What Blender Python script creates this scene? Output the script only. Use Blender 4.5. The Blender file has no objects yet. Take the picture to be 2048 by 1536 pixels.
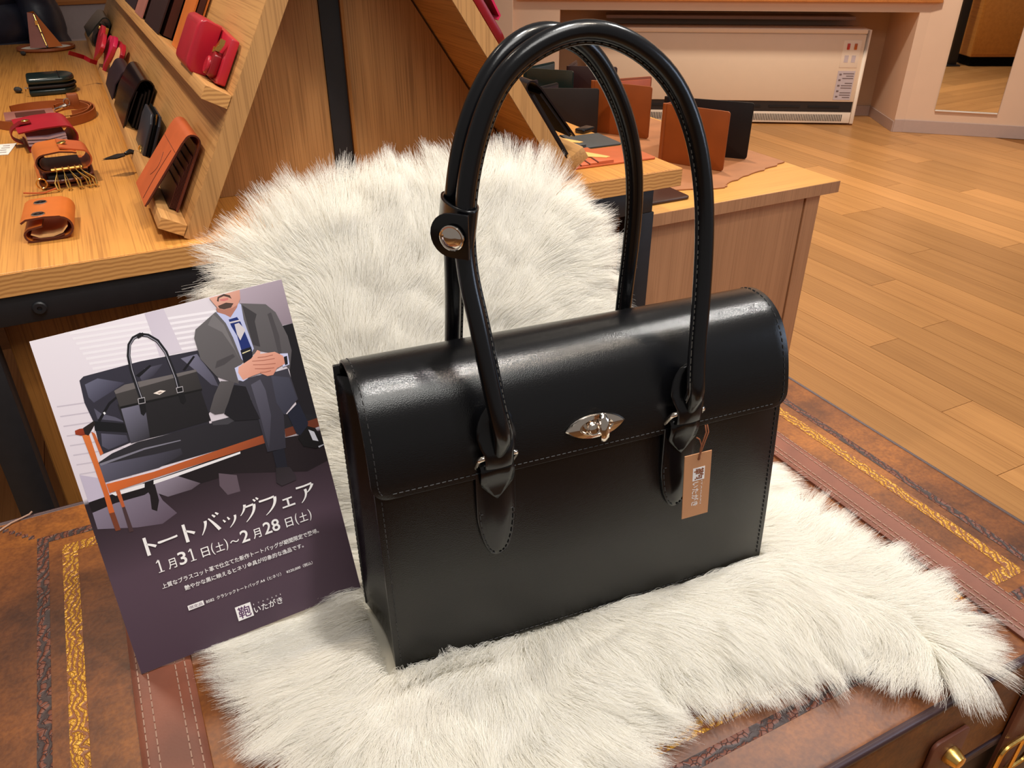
import bpy, bmesh, math, random, json
import numpy as np
from mathutils import Vector, Matrix, Euler

random.seed(7)
RNG = np.random.default_rng(11)
SC = bpy.context.scene
COL = SC.collection
PI = math.pi

# ------------------------------------------------------------------ camera, world, lights, exposure
cam_d = bpy.data.cameras.new('camera')
cam = bpy.data.objects.new('camera', cam_d)
COL.objects.link(cam)
cam.location = (0, 0, 1.15)
yaw, pitch = math.radians(27.062), math.radians(30.596)
fwd = Vector((math.sin(yaw) * math.cos(pitch), math.cos(yaw) * math.cos(pitch), -math.sin(pitch)))
cam.rotation_euler = fwd.to_track_quat('-Z', 'Y').to_euler()
cam_d.sensor_fit = 'HORIZONTAL'
cam_d.sensor_width = 36
cam_d.lens = 36 * 1598.1 / 2048
cam_d.clip_start = 0.02
SC.camera = cam

world = bpy.data.worlds.new('shop_ambience')
SC.world = world
world.use_nodes = True
world.node_tree.nodes['Background'].inputs[0].default_value = (1.0, 0.92, 0.85, 1)
world.node_tree.nodes['Background'].inputs[1].default_value = 0.22

def lamp(name, kind, loc, target, energy, color, size=0.1, size_y=None, spot=70, blend=0.6):
    d = bpy.data.lights.new(name, kind)
    d.energy = energy
    d.color = color
    if kind == 'AREA':
        d.shape = 'RECTANGLE'
        d.size = size
        d.size_y = size_y or size
    else:
        d.shadow_soft_size = size
    if kind == 'SPOT':
        d.spot_size = math.radians(spot)
        d.spot_blend = blend
    o = bpy.data.objects.new(name, d)
    COL.objects.link(o)
    o.location = loc
    o.rotation_euler = (Vector(target) - Vector(loc)).to_track_quat('-Z', 'Y').to_euler()
    return o

WARM = (1.0, 0.86, 0.70)
NEUT = (1.0, 0.97, 0.92)
lamp('spot_lamp_aisle', 'SPOT', (1.75, 0.72, 2.60), (0.33, 0.55, 0.65), 102, NEUT, 0.08, spot=38, blend=0.8)
lamp('spot_lamp_display', 'SPOT', (0.48, 0.30, 2.60), (0.30, 0.55, 0.6), 105, NEUT, 0.06, spot=56, blend=0.8)
lamp('spot_lamp_table', 'SPOT', (-0.35, 1.75, 2.60), (-0.02, 1.7, 0.75), 120, WARM, 0.07, spot=80, blend=0.8)
lamp('spot_lamp_rack', 'SPOT', (0.9, 0.1, 2.60), (0.5, 1.15, 0.85), 46, WARM, 0.07, spot=60, blend=0.8)
lamp('spot_lamp_cabinet', 'SPOT', (1.35, 1.95, 2.60), (1.25, 1.6, 0.65), 95, WARM, 0.07, spot=75, blend=0.8)
lamp('spot_lamp_floor', 'SPOT', (2.9, 1.9, 2.60), (2.6, 1.8, 0.0), 140, WARM, 0.1, spot=110, blend=0.8)
lamp('spot_lamp_wall', 'SPOT', (3.2, 2.6, 2.60), (3.9, 3.4, 0.2), 190, WARM, 0.1, spot=110, blend=0.8)
lamp('window_light', 'AREA', (3.4, -1.2, 1.7), (0.4, 0.6, 0.6), 22, (0.62, 0.76, 1.0), 1.0, 1.4)
lamp('overhead_fill', 'AREA', (0.2, -0.5, 2.7), (0.3, 0.8, 0.5), 26, NEUT, 1.2, 0.8)  # unseen area light added as a large dim fill

vs = SC.view_settings
SC.display_settings.display_device = 'sRGB'
vs.view_transform = 'Standard'
vs.look = 'None'
vs.gamma = 1.0
vs.use_curve_mapping = False
vs.exposure = 0.0
cy = SC.cycles
cy.max_bounces = 10
cy.diffuse_bounces = 4
cy.glossy_bounces = 5
cy.transmission_bounces = 6
cy.sample_clamp_indirect = 6.0
cy.caustics_reflective = False
cy.caustics_refractive = False

# ------------------------------------------------------------------ materials
def lin(c):
    return tuple(((v / 255) / 12.92 if v / 255 <= 0.04045 else ((v / 255 + 0.055) / 1.055) ** 2.4) for v in c)

class NT:
    def __init__(self, name):
        self.m = bpy.data.materials.new(name)
        self.m.use_nodes = True
        self.t = self.m.node_tree
        self.b = self.t.nodes['Principled BSDF']
    def n(self, kind, **kw):
        x = self.t.nodes.new(kind)
        for k, v in kw.items():
            if k.startswith('i_'):
                x.inputs[k[2:].replace('_', ' ')].default_value = v
            else:
                setattr(x, k, v)
        return x
    def l(self, a, ao, b, bi):
        self.t.links.new(a.outputs[ao], b.inputs[bi])
    def ramp(self, src, out, stops):
        r = self.n('ShaderNodeValToRGB')
        e = r.color_ramp.elements
        while len(e) < len(stops):
            e.new(0.5)
        for x, (p, c) in zip(e, stops):
            x.position = p
            x.color = (*c, 1)
        self.l(src, out, r, 'Fac')
        return r
    def bump(self, src, out, strength, dist=0.001):
        b = self.n('ShaderNodeBump')
        b.inputs['Strength'].default_value = strength
        b.inputs['Distance'].default_value = dist
        self.l(src, out, b, 'Height')
        self.l(b, 'Normal', self.b, 'Normal')
        return b
    def set(self, **kw):
        for k, v in kw.items():
            self.b.inputs[k.replace('_', ' ')].default_value = v
        return self

def plain(name, rgb, rough=0.5, metal=0.0, spec=0.5, grain=0.06, scale=60, bump=0.0, coat=0.0):
    t = NT(name)
    c = lin(rgb)
    tc = t.n('ShaderNodeTexCoord')
    no = t.n('ShaderNodeTexNoise', i_Scale=scale, i_Detail=4.0)
    t.l(tc, 'Object', no, 'Vector')
    r = t.ramp(no, 'Fac', [(0.3, tuple(v * (1 - grain) for v in c)), (0.7, tuple(min(1, v * (1 + grain)) for v in c))])
    t.l(r, 'Color', t.b, 'Base Color')
    t.set(Roughness=rough, Metallic=metal, Specular_IOR_Level=spec, Coat_Weight=coat)
    if bump:
        t.bump(no, 'Fac', bump)
    return t.m

def leather(name, rgb, rough=0.42, scale=900, bump=0.12, mottle=0.10, spec=0.5):
    t = NT(name)
    c = lin(rgb)
    tc = t.n('ShaderNodeTexCoord')
    big = t.n('ShaderNodeTexNoise', i_Scale=18.0, i_Detail=5.0)
    t.l(tc, 'Object', big, 'Vector')
    r = t.ramp(big, 'Fac', [(0.3, tuple(v * (1 - mottle) for v in c)), (0.7, tuple(min(1, v * (1 + mottle)) for v in c))])
    t.l(r, 'Color', t.b, 'Base Color')
    vo = t.n('ShaderNodeTexVoronoi', i_Scale=float(scale))
    t.l(tc, 'Object', vo, 'Vector')
    t.bump(vo, 'Distance', bump, 0.0004)
    t.set(Roughness=rough, Specular_IOR_Level=spec)
    return t.m

def oak(name, light, dark, axis='Y', rough=0.42, scale=1.0, per_object=False, streak=1.0, spec=0.4):
    """oak: fine pores and broad figure stretched along one object axis"""
    t = NT(name)
    a, b = lin(light), lin(dark)
    tc = t.n('ShaderNodeTexCoord')
    mp = t.n('ShaderNodeMapping')
    s = {'X': (0.012, 1, 1), 'Y': (1, 0.012, 1), 'Z': (1, 1, 0.012)}[axis]
    mp.inputs['Scale'].default_value = tuple(v * scale for v in s)
    if per_object:
        oi = t.n('ShaderNodeObjectInfo')
        ad = t.n('ShaderNodeVectorMath', operation='SCALE')
        ad.inputs[0].default_value = (37.0, 53.0, 29.0)
        t.l(oi, 'Random', ad, 'Scale')
        ad2 = t.n('ShaderNodeVectorMath', operation='ADD')
        t.l(tc, 'Object', ad2, 0)
        t.l(ad, 'Vector', ad2, 1)
        t.l(ad2, 'Vector', mp, 'Vector')
    else:
        t.l(tc, 'Object', mp, 'Vector')
    n1 = t.n('ShaderNodeTexNoise', i_Scale=34.0, i_Detail=4.0, i_Roughness=0.5, i_Distortion=0.15)
    n2 = t.n('ShaderNodeTexNoise', i_Scale=420.0, i_Detail=2.0, i_Roughness=0.5)
    t.l(mp, 'Vector', n1, 'Vector')
    t.l(mp, 'Vector', n2, 'Vector')
    mid = tuple((x * 0.72 + y * 0.28) for x, y in zip(a, b))
    r1 = t.ramp(n1, 'Fac', [(0.32, mid), (0.62, a)])
    r2 = t.ramp(n2, 'Fac', [(0.36, tuple(min(1, y / x) for x, y in zip(a, b))), (0.52, (1, 1, 1))])
    mx = t.n('ShaderNodeMix', data_type='RGBA', blend_type='MULTIPLY')
    mx.inputs[0].default_value = 0.50 * streak
    t.l(r1, 'Color', mx, 6)
    t.l(r2, 'Color', mx, 7)
    out, outn = mx, 2
    if per_object:
        hs = t.n('ShaderNodeHueSaturation')
        mr = t.n('ShaderNodeMapRange')
        mr.inputs['To Min'].default_value = 0.78
        mr.inputs['To Max'].default_value = 1.10
        t.l(oi, 'Random', mr, 'Value')
        t.l(mr, 'Result', hs, 'Value')
        t.l(mx, 2, hs, 'Color')
        out, outn = hs, 'Color'
    t.l(out, outn, t.b, 'Base Color')
    t.set(Roughness=rough, Specular_IOR_Level=spec)
    t.bump(n2, 'Fac', 0.10, 0.0006)
    return t.m

def end_grain(name, light, dark):
    t = NT(name)
    tc = t.n('ShaderNodeTexCoord')
    w = t.n('ShaderNodeTexWave', wave_type='RINGS', i_Scale=95.0, i_Distortion=3.0, i_Detail=1.0)
    w.inputs['Detail Scale'].default_value = 0.6
    t.l(tc, 'Object', w, 'Vector')
    r = t.ramp(w, 'Fac', [(0.2, lin(dark)), (0.7, lin(light))])
    t.l(r, 'Color', t.b, 'Base Color')
    t.set(Roughness=0.55)
    return t.m

def metal(name, rgb, rough=0.12):
    t = NT(name)
    tc = t.n('ShaderNodeTexCoord')
    no = t.n('ShaderNodeTexNoise', i_Scale=400.0)
    t.l(tc, 'Object', no, 'Vector')
    mr = t.n('ShaderNodeMapRange')
    mr.inputs['To Min'].default_value = rough * 0.8
    mr.inputs['To Max'].default_value = rough * 1.2
    t.l(no, 'Fac', mr, 'Value')
    t.l(mr, 'Result', t.b, 'Roughness')
    t.set(Base_Color=(*lin(rgb), 1), Metallic=1.0)
    return t.m

def trunk_leather(name):
    t = NT(name)
    tc = t.n('ShaderNodeTexCoord')
    n1 = t.n('ShaderNodeTexNoise', i_Scale=5.0, i_Detail=6.0, i_Roughness=0.62)
    n2 = t.n('ShaderNodeTexNoise', i_Scale=240.0, i_Detail=4.0)
    n3 = t.n('ShaderNodeTexNoise', i_Scale=26.0, i_Detail=5.0, i_Roughness=0.7)
    for x in (n1, n2, n3):
        t.l(tc, 'Object', x, 'Vector')
    r = t.ramp(n1, 'Fac', [(0.30, lin((76, 39, 15))), (0.48, lin((114, 63, 23))), (0.70, lin((150, 88, 27)))])
    r3 = t.ramp(n3, 'Fac', [(0.34, (0.42, 0.36, 0.34)), (0.56, (1, 1, 1))])
    mx = t.n('ShaderNodeMix', data_type='RGBA', blend_type='MULTIPLY')
    mx.inputs[0].default_value = 0.75
    t.l(r, 'Color', mx, 6)
    t.l(r3, 'Color', mx, 7)
    r2 = t.ramp(n2, 'Fac', [(0.40, (0.74, 0.68, 0.66)), (0.58, (1, 1, 1))])
    m2 = t.n('ShaderNodeMix', data_type='RGBA', blend_type='MULTIPLY')
    m2.inputs[0].default_value = 0.8
    t.l(mx, 2, m2, 6)
    t.l(r2, 'Color', m2, 7)
    t.l(m2, 2, t.b, 'Base Color')
    t.set(Roughness=0.46)
    t.bump(n2, 'Fac', 0.22, 0.0006)
    return t.m

def tooled(name, hi, lo, scale, rough=0.4, metallic=0.0, thr=0.5):
    """stamped scroll-work: rings and leaf shapes pressed in a strip"""
    t = NT(name)
    tc = t.n('ShaderNodeTexCoord')
    vo = t.n('ShaderNodeTexVoronoi', feature='DISTANCE_TO_EDGE', i_Scale=float(scale))
    wv = t.n('ShaderNodeTexWave', wave_type='RINGS', rings_direction='SPHERICAL', i_Scale=float(scale) * 0.33, i_Distortion=9.0, i_Detail=1.5)
    t.l(tc, 'Object', vo, 'Vector')
    t.l(tc, 'Object', wv, 'Vector')
    ad = t.n('ShaderNodeMath', operation='MULTIPLY')
    r0 = t.ramp(vo, 'Distance', [(0.0, (0, 0, 0)), (0.10, (1, 1, 1))])
    t.l(r0, 'Color', ad, 0)
    t.l(wv, 'Fac', ad, 1)
    r = t.ramp(ad, 'Value', [(thr - 0.12, lin(lo)), (thr + 0.12, lin(hi))])
    t.l(r, 'Color', t.b, 'Base Color')
    if metallic:
        rm = t.ramp(ad, 'Value', [(thr - 0.12, (0, 0, 0)), (thr + 0.12, (metallic,) * 3)])
        t.l(rm, 'Color', t.b, 'Metallic')
    t.set(Roughness=rough)
    t.bump(ad, 'Value', 0.6, 0.0008)
    return t.m

M = {}
M['oak_table'] = oak('oak_table', (202, 140, 66), (144, 90, 36), 'Y', 0.36)
M['oak_edge'] = oak('oak_edge', (188, 138, 84), (142, 100, 58), 'Z', 0.5)
M['oak_board'] = oak('oak_board', (196, 146, 90), (146, 102, 58), 'Y', 0.42)
M['oak_veneer'] = oak('oak_veneer', (176, 128, 78), (112, 74, 40), 'Z', 0.45, 1.2)
M['oak_end'] = end_grain('oak_end', (206, 150, 86), (176, 122, 66))
M['oak_floor'] = oak('oak_floor', (204, 150, 92), (158, 108, 60), 'Y', 0.34, 0.7, per_object=True, streak=0.7)
M['oak_cabinet'] = oak('oak_cabinet', (190, 140, 102), (144, 100, 70), 'Z', 0.5, 1.0, streak=0.6)
M['oak_cabinet_top'] = oak('oak_cabinet_top', (226, 166, 84), (170, 112, 52), 'X', 0.4, 1.0, streak=0.7)
M['oak_dark'] = oak('oak_dark', (150, 98, 44), (96, 58, 24), 'Z', 0.5, 1.2)
M['oak_sill'] = oak('oak_sill', (196, 124, 62), (140, 82, 38), 'X', 0.5)
M['black_steel'] = plain('black_steel', (20, 20, 24), 0.5, 0.0, 0.5, 0.15, 80, 0.05)
M['black_felt'] = plain('black_felt', (6, 6, 7), 0.95, spec=0.1)
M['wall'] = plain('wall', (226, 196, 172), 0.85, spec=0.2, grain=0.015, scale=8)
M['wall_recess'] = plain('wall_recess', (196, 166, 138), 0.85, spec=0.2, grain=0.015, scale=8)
M['skirting'] = plain('skirting', (186, 164, 156), 0.6, grain=0.02)
M['counter_grey'] = plain('counter_grey', (164, 146, 140), 0.7, grain=0.03)
M['heater'] = plain('heater', (232, 210, 186), 0.4, grain=0.01, scale=20)
M['heater_edge'] = plain('heater_edge', (238, 222, 204), 0.4, grain=0.01)
M['heater_dark'] = plain('heater_dark', (38, 30, 28), 0.5)
M['paper_grey'] = plain('paper_grey', (196, 184, 190), 0.7, grain=0.02)
M['paper_white'] = plain('paper_white', (236, 232, 226), 0.7, grain=0.02)
M['ink'] = plain('ink', (120, 104, 104), 0.7)
M['red_plastic'] = plain('red_plastic', (196, 60, 50), 0.4)
M['orange_plastic'] = plain('orange_plastic', (190, 96, 30), 0.4)
M['mirror'] = metal('mirror', (240, 238, 232), 0.015)
M['black_leather'] = leather('black_leather', (9, 9, 11), 0.225, 1300, 0.22, 0.1, 0.50)
M['black_gloss'] = leather('black_gloss', (10, 10, 13), 0.22, 900, 0.04, 0.1, 0.5)
M['black_thread'] = plain('black_thread', (44, 42, 42), 0.6)
M['handle_thread'] = plain('handle_thread', (96, 92, 86), 0.6)  # lightened so stitches show; light reflected by the fur is in the colour
M['nickel'] = metal('nickel', (232, 220, 208), 0.08)
M['brass'] = metal('brass', (250, 202, 112), 0.26)
M['tan'] = leather('tan', (196, 104, 38), 0.42, 700, 0.10)
M['tan_red'] = leather('tan_red', (188, 90, 46), 0.42, 700, 0.10)
M['cognac'] = leather('cognac', (142, 68, 18), 0.5, 700, 0.12)
M['brown_inner'] = leather('brown_inner', (66, 24, 16), 0.4, 600, 0.12)
M['brown_edge'] = leather('brown_edge', (84, 34, 20), 0.5, 600, 0.1)
M['dark_inner'] = leather('dark_inner', (22, 14, 13), 0.5, 600, 0.12, 0.1, 0.3)
M['beige_lining'] = leather('beige_lining', (222, 172, 112), 0.6, 600, 0.1)
M['red'] = leather('red', (172, 30, 46), 0.32, 700, 0.06)
M['red_dark'] = leather('red_dark', (128, 10, 22), 0.35, 700, 0.06)
M['magenta'] = leather('magenta', (196, 34, 76), 0.35, 700, 0.06)
M['dark_green'] = leather('dark_green', (20, 34, 32), 0.22, 700, 0.05)
M['navy'] = leather('navy', (36, 40, 50), 0.4, 700, 0.08)
M['espresso'] = leather('espresso', (34, 26, 24), 0.5, 700, 0.1, 0.1, 0.3)
M['espresso_gloss'] = leather('espresso_gloss', (24, 12, 12), 0.18, 700, 0.04)
M['charcoal'] = leather('charcoal', (56, 60, 62), 0.55, 700, 0.1)
M['burgundy'] = leather('burgundy', (40, 16, 18), 0.4, 700, 0.1)
M['plum'] = leather('plum', (42, 28, 35), 0.45, 700, 0.1, 0.1, 0.3)
M['mauve_brown'] = leather('mauve_brown', (164, 106, 96), 0.3, 700, 0.06)
M['hide_mat'] = leather('hide_mat', (172, 112, 70), 0.6, 400, 0.15)
M['walnut_mat'] = leather('walnut_mat', (60, 30, 18), 0.42, 400, 0.1)
M['band_brown'] = leather('band_brown', (150, 78, 36), 0.45, 700, 0.1)
M['clear_plastic'] = plain('clear_plastic', (176, 156, 172), 0.12, spec=0.7)
M['cream_card'] = plain('cream_card', (232, 176, 100), 0.6)
M['tray_white'] = plain('tray_white', (240, 226, 206), 0.6)
M['trunk_leather'] = trunk_leather('trunk_leather')
M['trunk_strap'] = leather('trunk_strap', (112, 62, 44), 0.5, 500, 0.15, 0.22)
M['trunk_side'] = leather('trunk_side', (52, 30, 15), 0.5, 400, 0.12, 0.2)
M['trunk_piping'] = leather('trunk_piping', (58, 38, 40), 0.42, 700, 0.05)
M['strap_thread'] = plain('strap_thread', (150, 118, 100), 0.7)
M['gold_tooling'] = tooled('gold_tooling', (190, 138, 44), (116, 62, 20), 260, 0.4, 0.35, 0.34)
M['blind_tooling'] = tooled('blind_tooling', (96, 46, 26), (42, 22, 20), 170, 0.5, 0.0, 0.40)
M['fur_backing'] = plain('fur_backing', (204, 198, 182), 0.95, spec=0.1, grain=0.03)
M['kraft_card'] = plain('kraft_card', (190, 134, 92), 0.6, grain=0.03)
M['cord_brown'] = plain('cord_brown', (134, 76, 44), 0.7)
M['print_white'] = plain('print_white', (238, 234, 234), 0.5, grain=0.0)
M['print_purple'] = plain('print_purple', (88, 52, 92), 0.5, grain=0.0)
M['card_edge'] = plain('card_edge', (232, 226, 226), 0.5, grain=0.02)
M['down_fabric'] = plain('down_fabric', (38, 40, 54), 0.42, spec=0.4, grain=0.2, scale=25, bump=0.2)
M['trousers'] = plain('trousers', (30, 30, 36), 0.8, grain=0.15)
M['skin'] = plain('skin', (206, 156, 128), 0.5, grain=0.04)
M['hair'] = plain('hair', (26, 20, 18), 0.5)
M['pebble'] = plain('pebble', (40, 38, 38), 0.6, grain=0.3)

def fur_material():
    t = NT('white_fur')
    t.set(Base_Color=(*lin((250, 247, 238)), 1), Roughness=0.75, Specular_IOR_Level=0.2)
    hi = t.n('ShaderNodeHairInfo')
    r = t.ramp(hi, 'Random', [(0.0, lin((244, 240, 230))), (1.0, lin((253, 251, 247)))])
    tr = t.n('ShaderNodeBsdfTranslucent')
    df = t.n('ShaderNodeBsdfDiffuse')
    t.l(r, 'Color', tr, 'Color')
    t.l(r, 'Color', df, 'Color')
    mx = t.n('ShaderNodeMixShader')
    mx.inputs[0].default_value = 0.45
    t.l(df, 'BSDF', mx, 1)
    t.l(tr, 'BSDF', mx, 2)
    out = t.t.nodes['Material Output']
    t.l(mx, 'Shader', out, 'Surface')
    return t.m
M['white_fur'] = fur_material()

def print_material():
    t = NT('photo_print')
    at = t.n('ShaderNodeAttribute', attribute_name='ink')
    t.l(at, 'Color', t.b, 'Base Color')
    t.set(Roughness=0.42, Specular_IOR_Level=0.35)
    return t.m
M['photo_print'] = print_material()

# ------------------------------------------------------------------ mesh helpers
class MB:
    """collects geometry for ONE mesh object"""
    def __init__(self, mat=None):
        self.v, self.f, self.mi = [], [], []
        self.T = mat or Matrix()
        self.cur = 0
    def add(self, vs, fs, T=None):
        o = len(self.v)
        X = self.T @ T if T is not None else self.T
        self.v += [tuple(X @ Vector(p)) for p in vs]
        self.f += [tuple(i + o for i in f) for f in fs]
        self.mi += [self.cur] * len(fs)
        return self
    def box(self, lo, hi, T=None):
        (a, b, c), (d, e, f) = lo, hi
        vs = [(a, b, c), (d, b, c), (d, e, c), (a, e, c), (a, b, f), (d, b, f), (d, e, f), (a, e, f)]
        return self.add(vs, [(3, 2, 1, 0), (4, 5, 6, 7), (0, 1, 5, 4), (1, 2, 6, 5), (2, 3, 7, 6), (3, 0, 4, 7)], T)
    def prism(self, outline, z0, z1, T=None):
        """outline in xy (counter-clockwise), extruded in z"""
        n = len(outline)
        vs = [(x, y, z0) for x, y in outline] + [(x, y, z1) for x, y in outline]
        fs = [tuple(range(n - 1, -1, -1)), tuple(range(n, 2 * n))]
        fs += [(i, (i + 1) % n, n + (i + 1) % n, n + i) for i in range(n)]
        return self.add(vs, fs, T)
    def tube(self, path, r, seg=10, closed=False, flat=1.0, up=None, T=None, cap=True):
        P = [Vector(p) for p in path]
        n = len(P)
        rs = r if isinstance(r, (list, tuple)) else [r] * n
        vs, fs = [], []
        ref = None
        for i in range(n):
            if closed:
                t = P[(i + 1) % n] - P[i - 1]
            else:
                t = P[min(i + 1, n - 1)] - P[max(i - 1, 0)]
            t.normalize()
            if ref is None:
                ref = Vector(up) if up else (Vector((0, 0, 1)) if abs(t.z) < 0.9 else Vector((1, 0, 0)))
            a = (ref - t * ref.dot(t))
            if a.length < 1e-6:
                a = t.orthogonal()
            a.normalize()
            if not up:
                ref = a
            b = t.cross(a)
            for k in range(seg):
                q = 2 * PI * k / seg
                vs.append(tuple(P[i] + a * (math.cos(q) * rs[i]) + b * (math.sin(q) * rs[i] * flat)))
        m = n if closed else n - 1
        for i in range(m):
            j = (i + 1) % n
            for k in range(seg):
                fs.append((i * seg + k, i * seg + (k + 1) % seg, j * seg + (k + 1) % seg, j * seg + k))
        if not closed and cap:
            fs.append(tuple(range(seg - 1, -1, -1)))
            fs.append(tuple((n - 1) * seg + k for k in range(seg)))
        return self.add(vs, fs, T)
    def lathe(self, prof, seg=20, T=None):
        """profile of (radius, z)"""
        vs, fs = [], []
        for r, z in prof:
            for k in range(seg):
                q = 2 * PI * k / seg
                vs.append((r * math.cos(q), r * math.sin(q), z))
        for i in range(len(prof) - 1):
            for k in range(seg):
                fs.append((i * seg + k, i * seg + (k + 1) % seg, (i + 1) * seg + (k + 1) % seg, (i + 1) * seg + k))
        fs.append(tuple(range(seg - 1, -1, -1)))
        fs.append(tuple((len(prof) - 1) * seg + k for k in range(seg)))
        return self.add(vs, fs, T)
    def grid(self, pts, T=None, flip=False):
        """pts[i][j] -> quads"""
        n, m = len(pts), len(pts[0])
        vs = [tuple(p) for row in pts for p in row]
        fs = []
        for i in range(n - 1):
            for j in range(m - 1):
                q = (i * m + j, i * m + j + 1, (i + 1) * m + j + 1, (i + 1) * m + j)
                fs.append(q[::-1] if flip else q)
        return self.add(vs, fs, T)
    def sheet(self, path, th, a0, a1, T=None, edge=False):
        """a strip of leather: 2-D path in (x, z), thickness th, extruded along y from a0 to a1"""
        P = [Vector((p[0], p[1])) for p in path]
        n = len(P)
        L, R = [], []
        for i in range(n):
            t = (P[min(i + 1, n - 1)] - P[max(i - 1, 0)]).normalized()
            nn = Vector((-t.y, t.x))
            L.append(P[i] + nn * th / 2)
            R.append(P[i] - nn * th / 2)
        out = L + R[::-1]
        k = len(out)
        vs = [(p.x, a0, p.y) for p in out] + [(p.x, a1, p.y) for p in out]
        fs = []
        for i in range(n - 1):                                  # end strips as quads
            fs.append((i, i + 1, k - 2 - i, k - 1 - i))
            fs.append((k + i + 1, k + i, 2 * k - 1 - i, 2 * k - 2 - i))
        ne = len(fs)
        fs += [((i + 1) % k, i, k + i, k + (i + 1) % k) for i in range(k)]
        self.add(vs, fs, T)
        if edge:                                                # painted cut edges: second material
            m0 = len(self.mi) - len(fs)
            for i in list(range(ne)) + [ne + n - 1, ne + k - 1]:
                self.mi[m0 + i] = 1
        return self
    def ball(self, c, r, seg=12, rings=8, T=None):
        r = r if isinstance(r, (tuple, list)) else (r, r, r)
        vs, fs = [], []
        for i in range(rings + 1):
            a = PI * i / rings
            for k in range(seg):
                q = 2 * PI * k / seg
                vs.append((c[0] + r[0] * math.sin(a) * math.cos(q), c[1] + r[1] * math.sin(a) * math.sin(q), c[2] + r[2] * math.cos(a)))
        for i in range(rings):
            for k in range(seg):
                fs.append((i * seg + k, (i + 1) * seg + k, (i + 1) * seg + (k + 1) % seg, i * seg + (k + 1) % seg))
        return self.add(vs, fs, T)
    def build(self, name, mat, parent=None, smooth=True, bevel=0.0, segs=2, angle=0.6, sub=0):
        me = bpy.data.meshes.new(name)
        me.from_pydata(self.v, [], self.f)
        mats = mat if isinstance(mat, (list, tuple)) else [mat]
        for m in mats:
            me.materials.append(M[m] if isinstance(m, str) else m)
        if len(mats) > 1:
            me.polygons.foreach_set('material_index', self.mi)
        bm = bmesh.new()
        bm.from_mesh(me)
        bmesh.ops.remove_doubles(bm, verts=bm.verts, dist=1e-6)
        bmesh.ops.recalc_face_normals(bm, faces=bm.faces)
        if bevel:
            es = [e for e in bm.edges if len(e.link_faces) == 2 and e.calc_face_angle(0) > angle]
            bmesh.ops.bevel(bm, geom=es, offset=bevel, segments=segs, profile=0.5, affect='EDGES', clamp_overlap=True)
        for f in bm.faces:
            f.smooth = smooth
        if smooth:
            for e in bm.edges:
                if len(e.link_faces) == 2 and e.calc_face_angle(0) > 0.7:
                    e.smooth = False
        bm.to_mesh(me)
        bm.free()
        o = bpy.data.objects.new(name, me)
        COL.objects.link(o)
        if parent is not None:
            o.parent = parent
        if sub:
            s = o.modifiers.new('smooth', 'SUBSURF')
            s.levels = s.render_levels = sub
        return o

def thing(name, label, cat, loc=(0, 0, 0), rot=(0, 0, 0), group=None, mat=None):
    o = bpy.data.objects.new(name, None)
    o.empty_display_size = 0.05
    COL.objects.link(o)
    if mat is not None:
        o.matrix_world = mat
    else:
        o.location = loc
        o.rotation_euler = rot
    o['label'] = label
    o['category'] = cat
    if group:
        o['group'] = group
    return o

def tag(o, label, cat, group=None):
    o['label'] = label
    o['category'] = cat
    if group:
        o['group'] = group
    return o

def struct(o):
    o['kind'] = 'structure'
    return o

def stuff(o):
    o['kind'] = 'stuff'
    return o

def rot_rect(w, h, r, n=5):
    """rounded rectangle outline centred at 0, counter-clockwise"""
    out = []
    for cx, cy_, a0 in ((w / 2 - r, h / 2 - r, 0), (-w / 2 + r, h / 2 - r, 90), (-w / 2 + r, -h / 2 + r, 180), (w / 2 - r, -h / 2 + r, 270)):
        for i in range(n + 1):
            a = math.radians(a0 + 90 * i / n)
            out.append((cx + r * math.cos(a), cy_ + r * math.sin(a)))
    return out

def arc(cx, cz, r, a0, a1, n=8):
    return [(cx + r * math.cos(math.radians(a0 + (a1 - a0) * i / n)), cz + r * math.sin(math.radians(a0 + (a1 - a0) * i / n))) for i in range(n + 1)]

def frame(o, ex, ey, ez):
    m = Matrix.Identity(4)
    for i, e in enumerate((ex, ey, ez)):
        for k in range(3):
            m[k][i] = e[k]
    for k in range(3):
        m[k][3] = o[k]
    return m

def lettering(body, box, mat, parent, z=0.0003, bold=0.0, name='lettering', T=None, fit_h=True, shear=0.0):
    """flat printed text fitted into box (x0, y0, x1, y1) of the parent's xy plane"""
    c = bpy.data.curves.new(name, 'FONT')
    c.body = body
    c.size = 1.0
    c.offset = bold
    c.resolution_u = 3
    o = bpy.data.objects.new(name, c)
    COL.objects.link(o)
    dg = bpy.context.evaluated_depsgraph_get()
    me = bpy.data.meshes.new_from_object(o.evaluated_get(dg))
    bpy.data.objects.remove(o)
    bpy.data.curves.remove(c)
    co = np.empty(len(me.vertices) * 3)
    me.vertices.foreach_get('co', co)
    co = co.reshape(-1, 3)
    lo, hi = co[:, :2].min(0), co[:, :2].max(0)
    x0, y0, x1, y1 = box
    sx = (x1 - x0) / (hi[0] - lo[0])
    sy = (y1 - y0) / (hi[1] - lo[1]) if fit_h else sx
    co[:, 0] = x0 + (co[:, 0] - lo[0]) * sx
    co[:, 1] = y0 + (co[:, 1] - lo[1]) * sy
    co[:, 2] = z
    if T is not None:
        A = np.array(T)
        co = co @ A[:3, :3].T + A[:3, 3]
    me.vertices.foreach_set('co', co.ravel())
    me.materials.clear()
    me.materials.append(M[mat])
    o = bpy.data.objects.new(name, me)
    COL.objects.link(o)
    o.parent = parent
    return o
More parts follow.
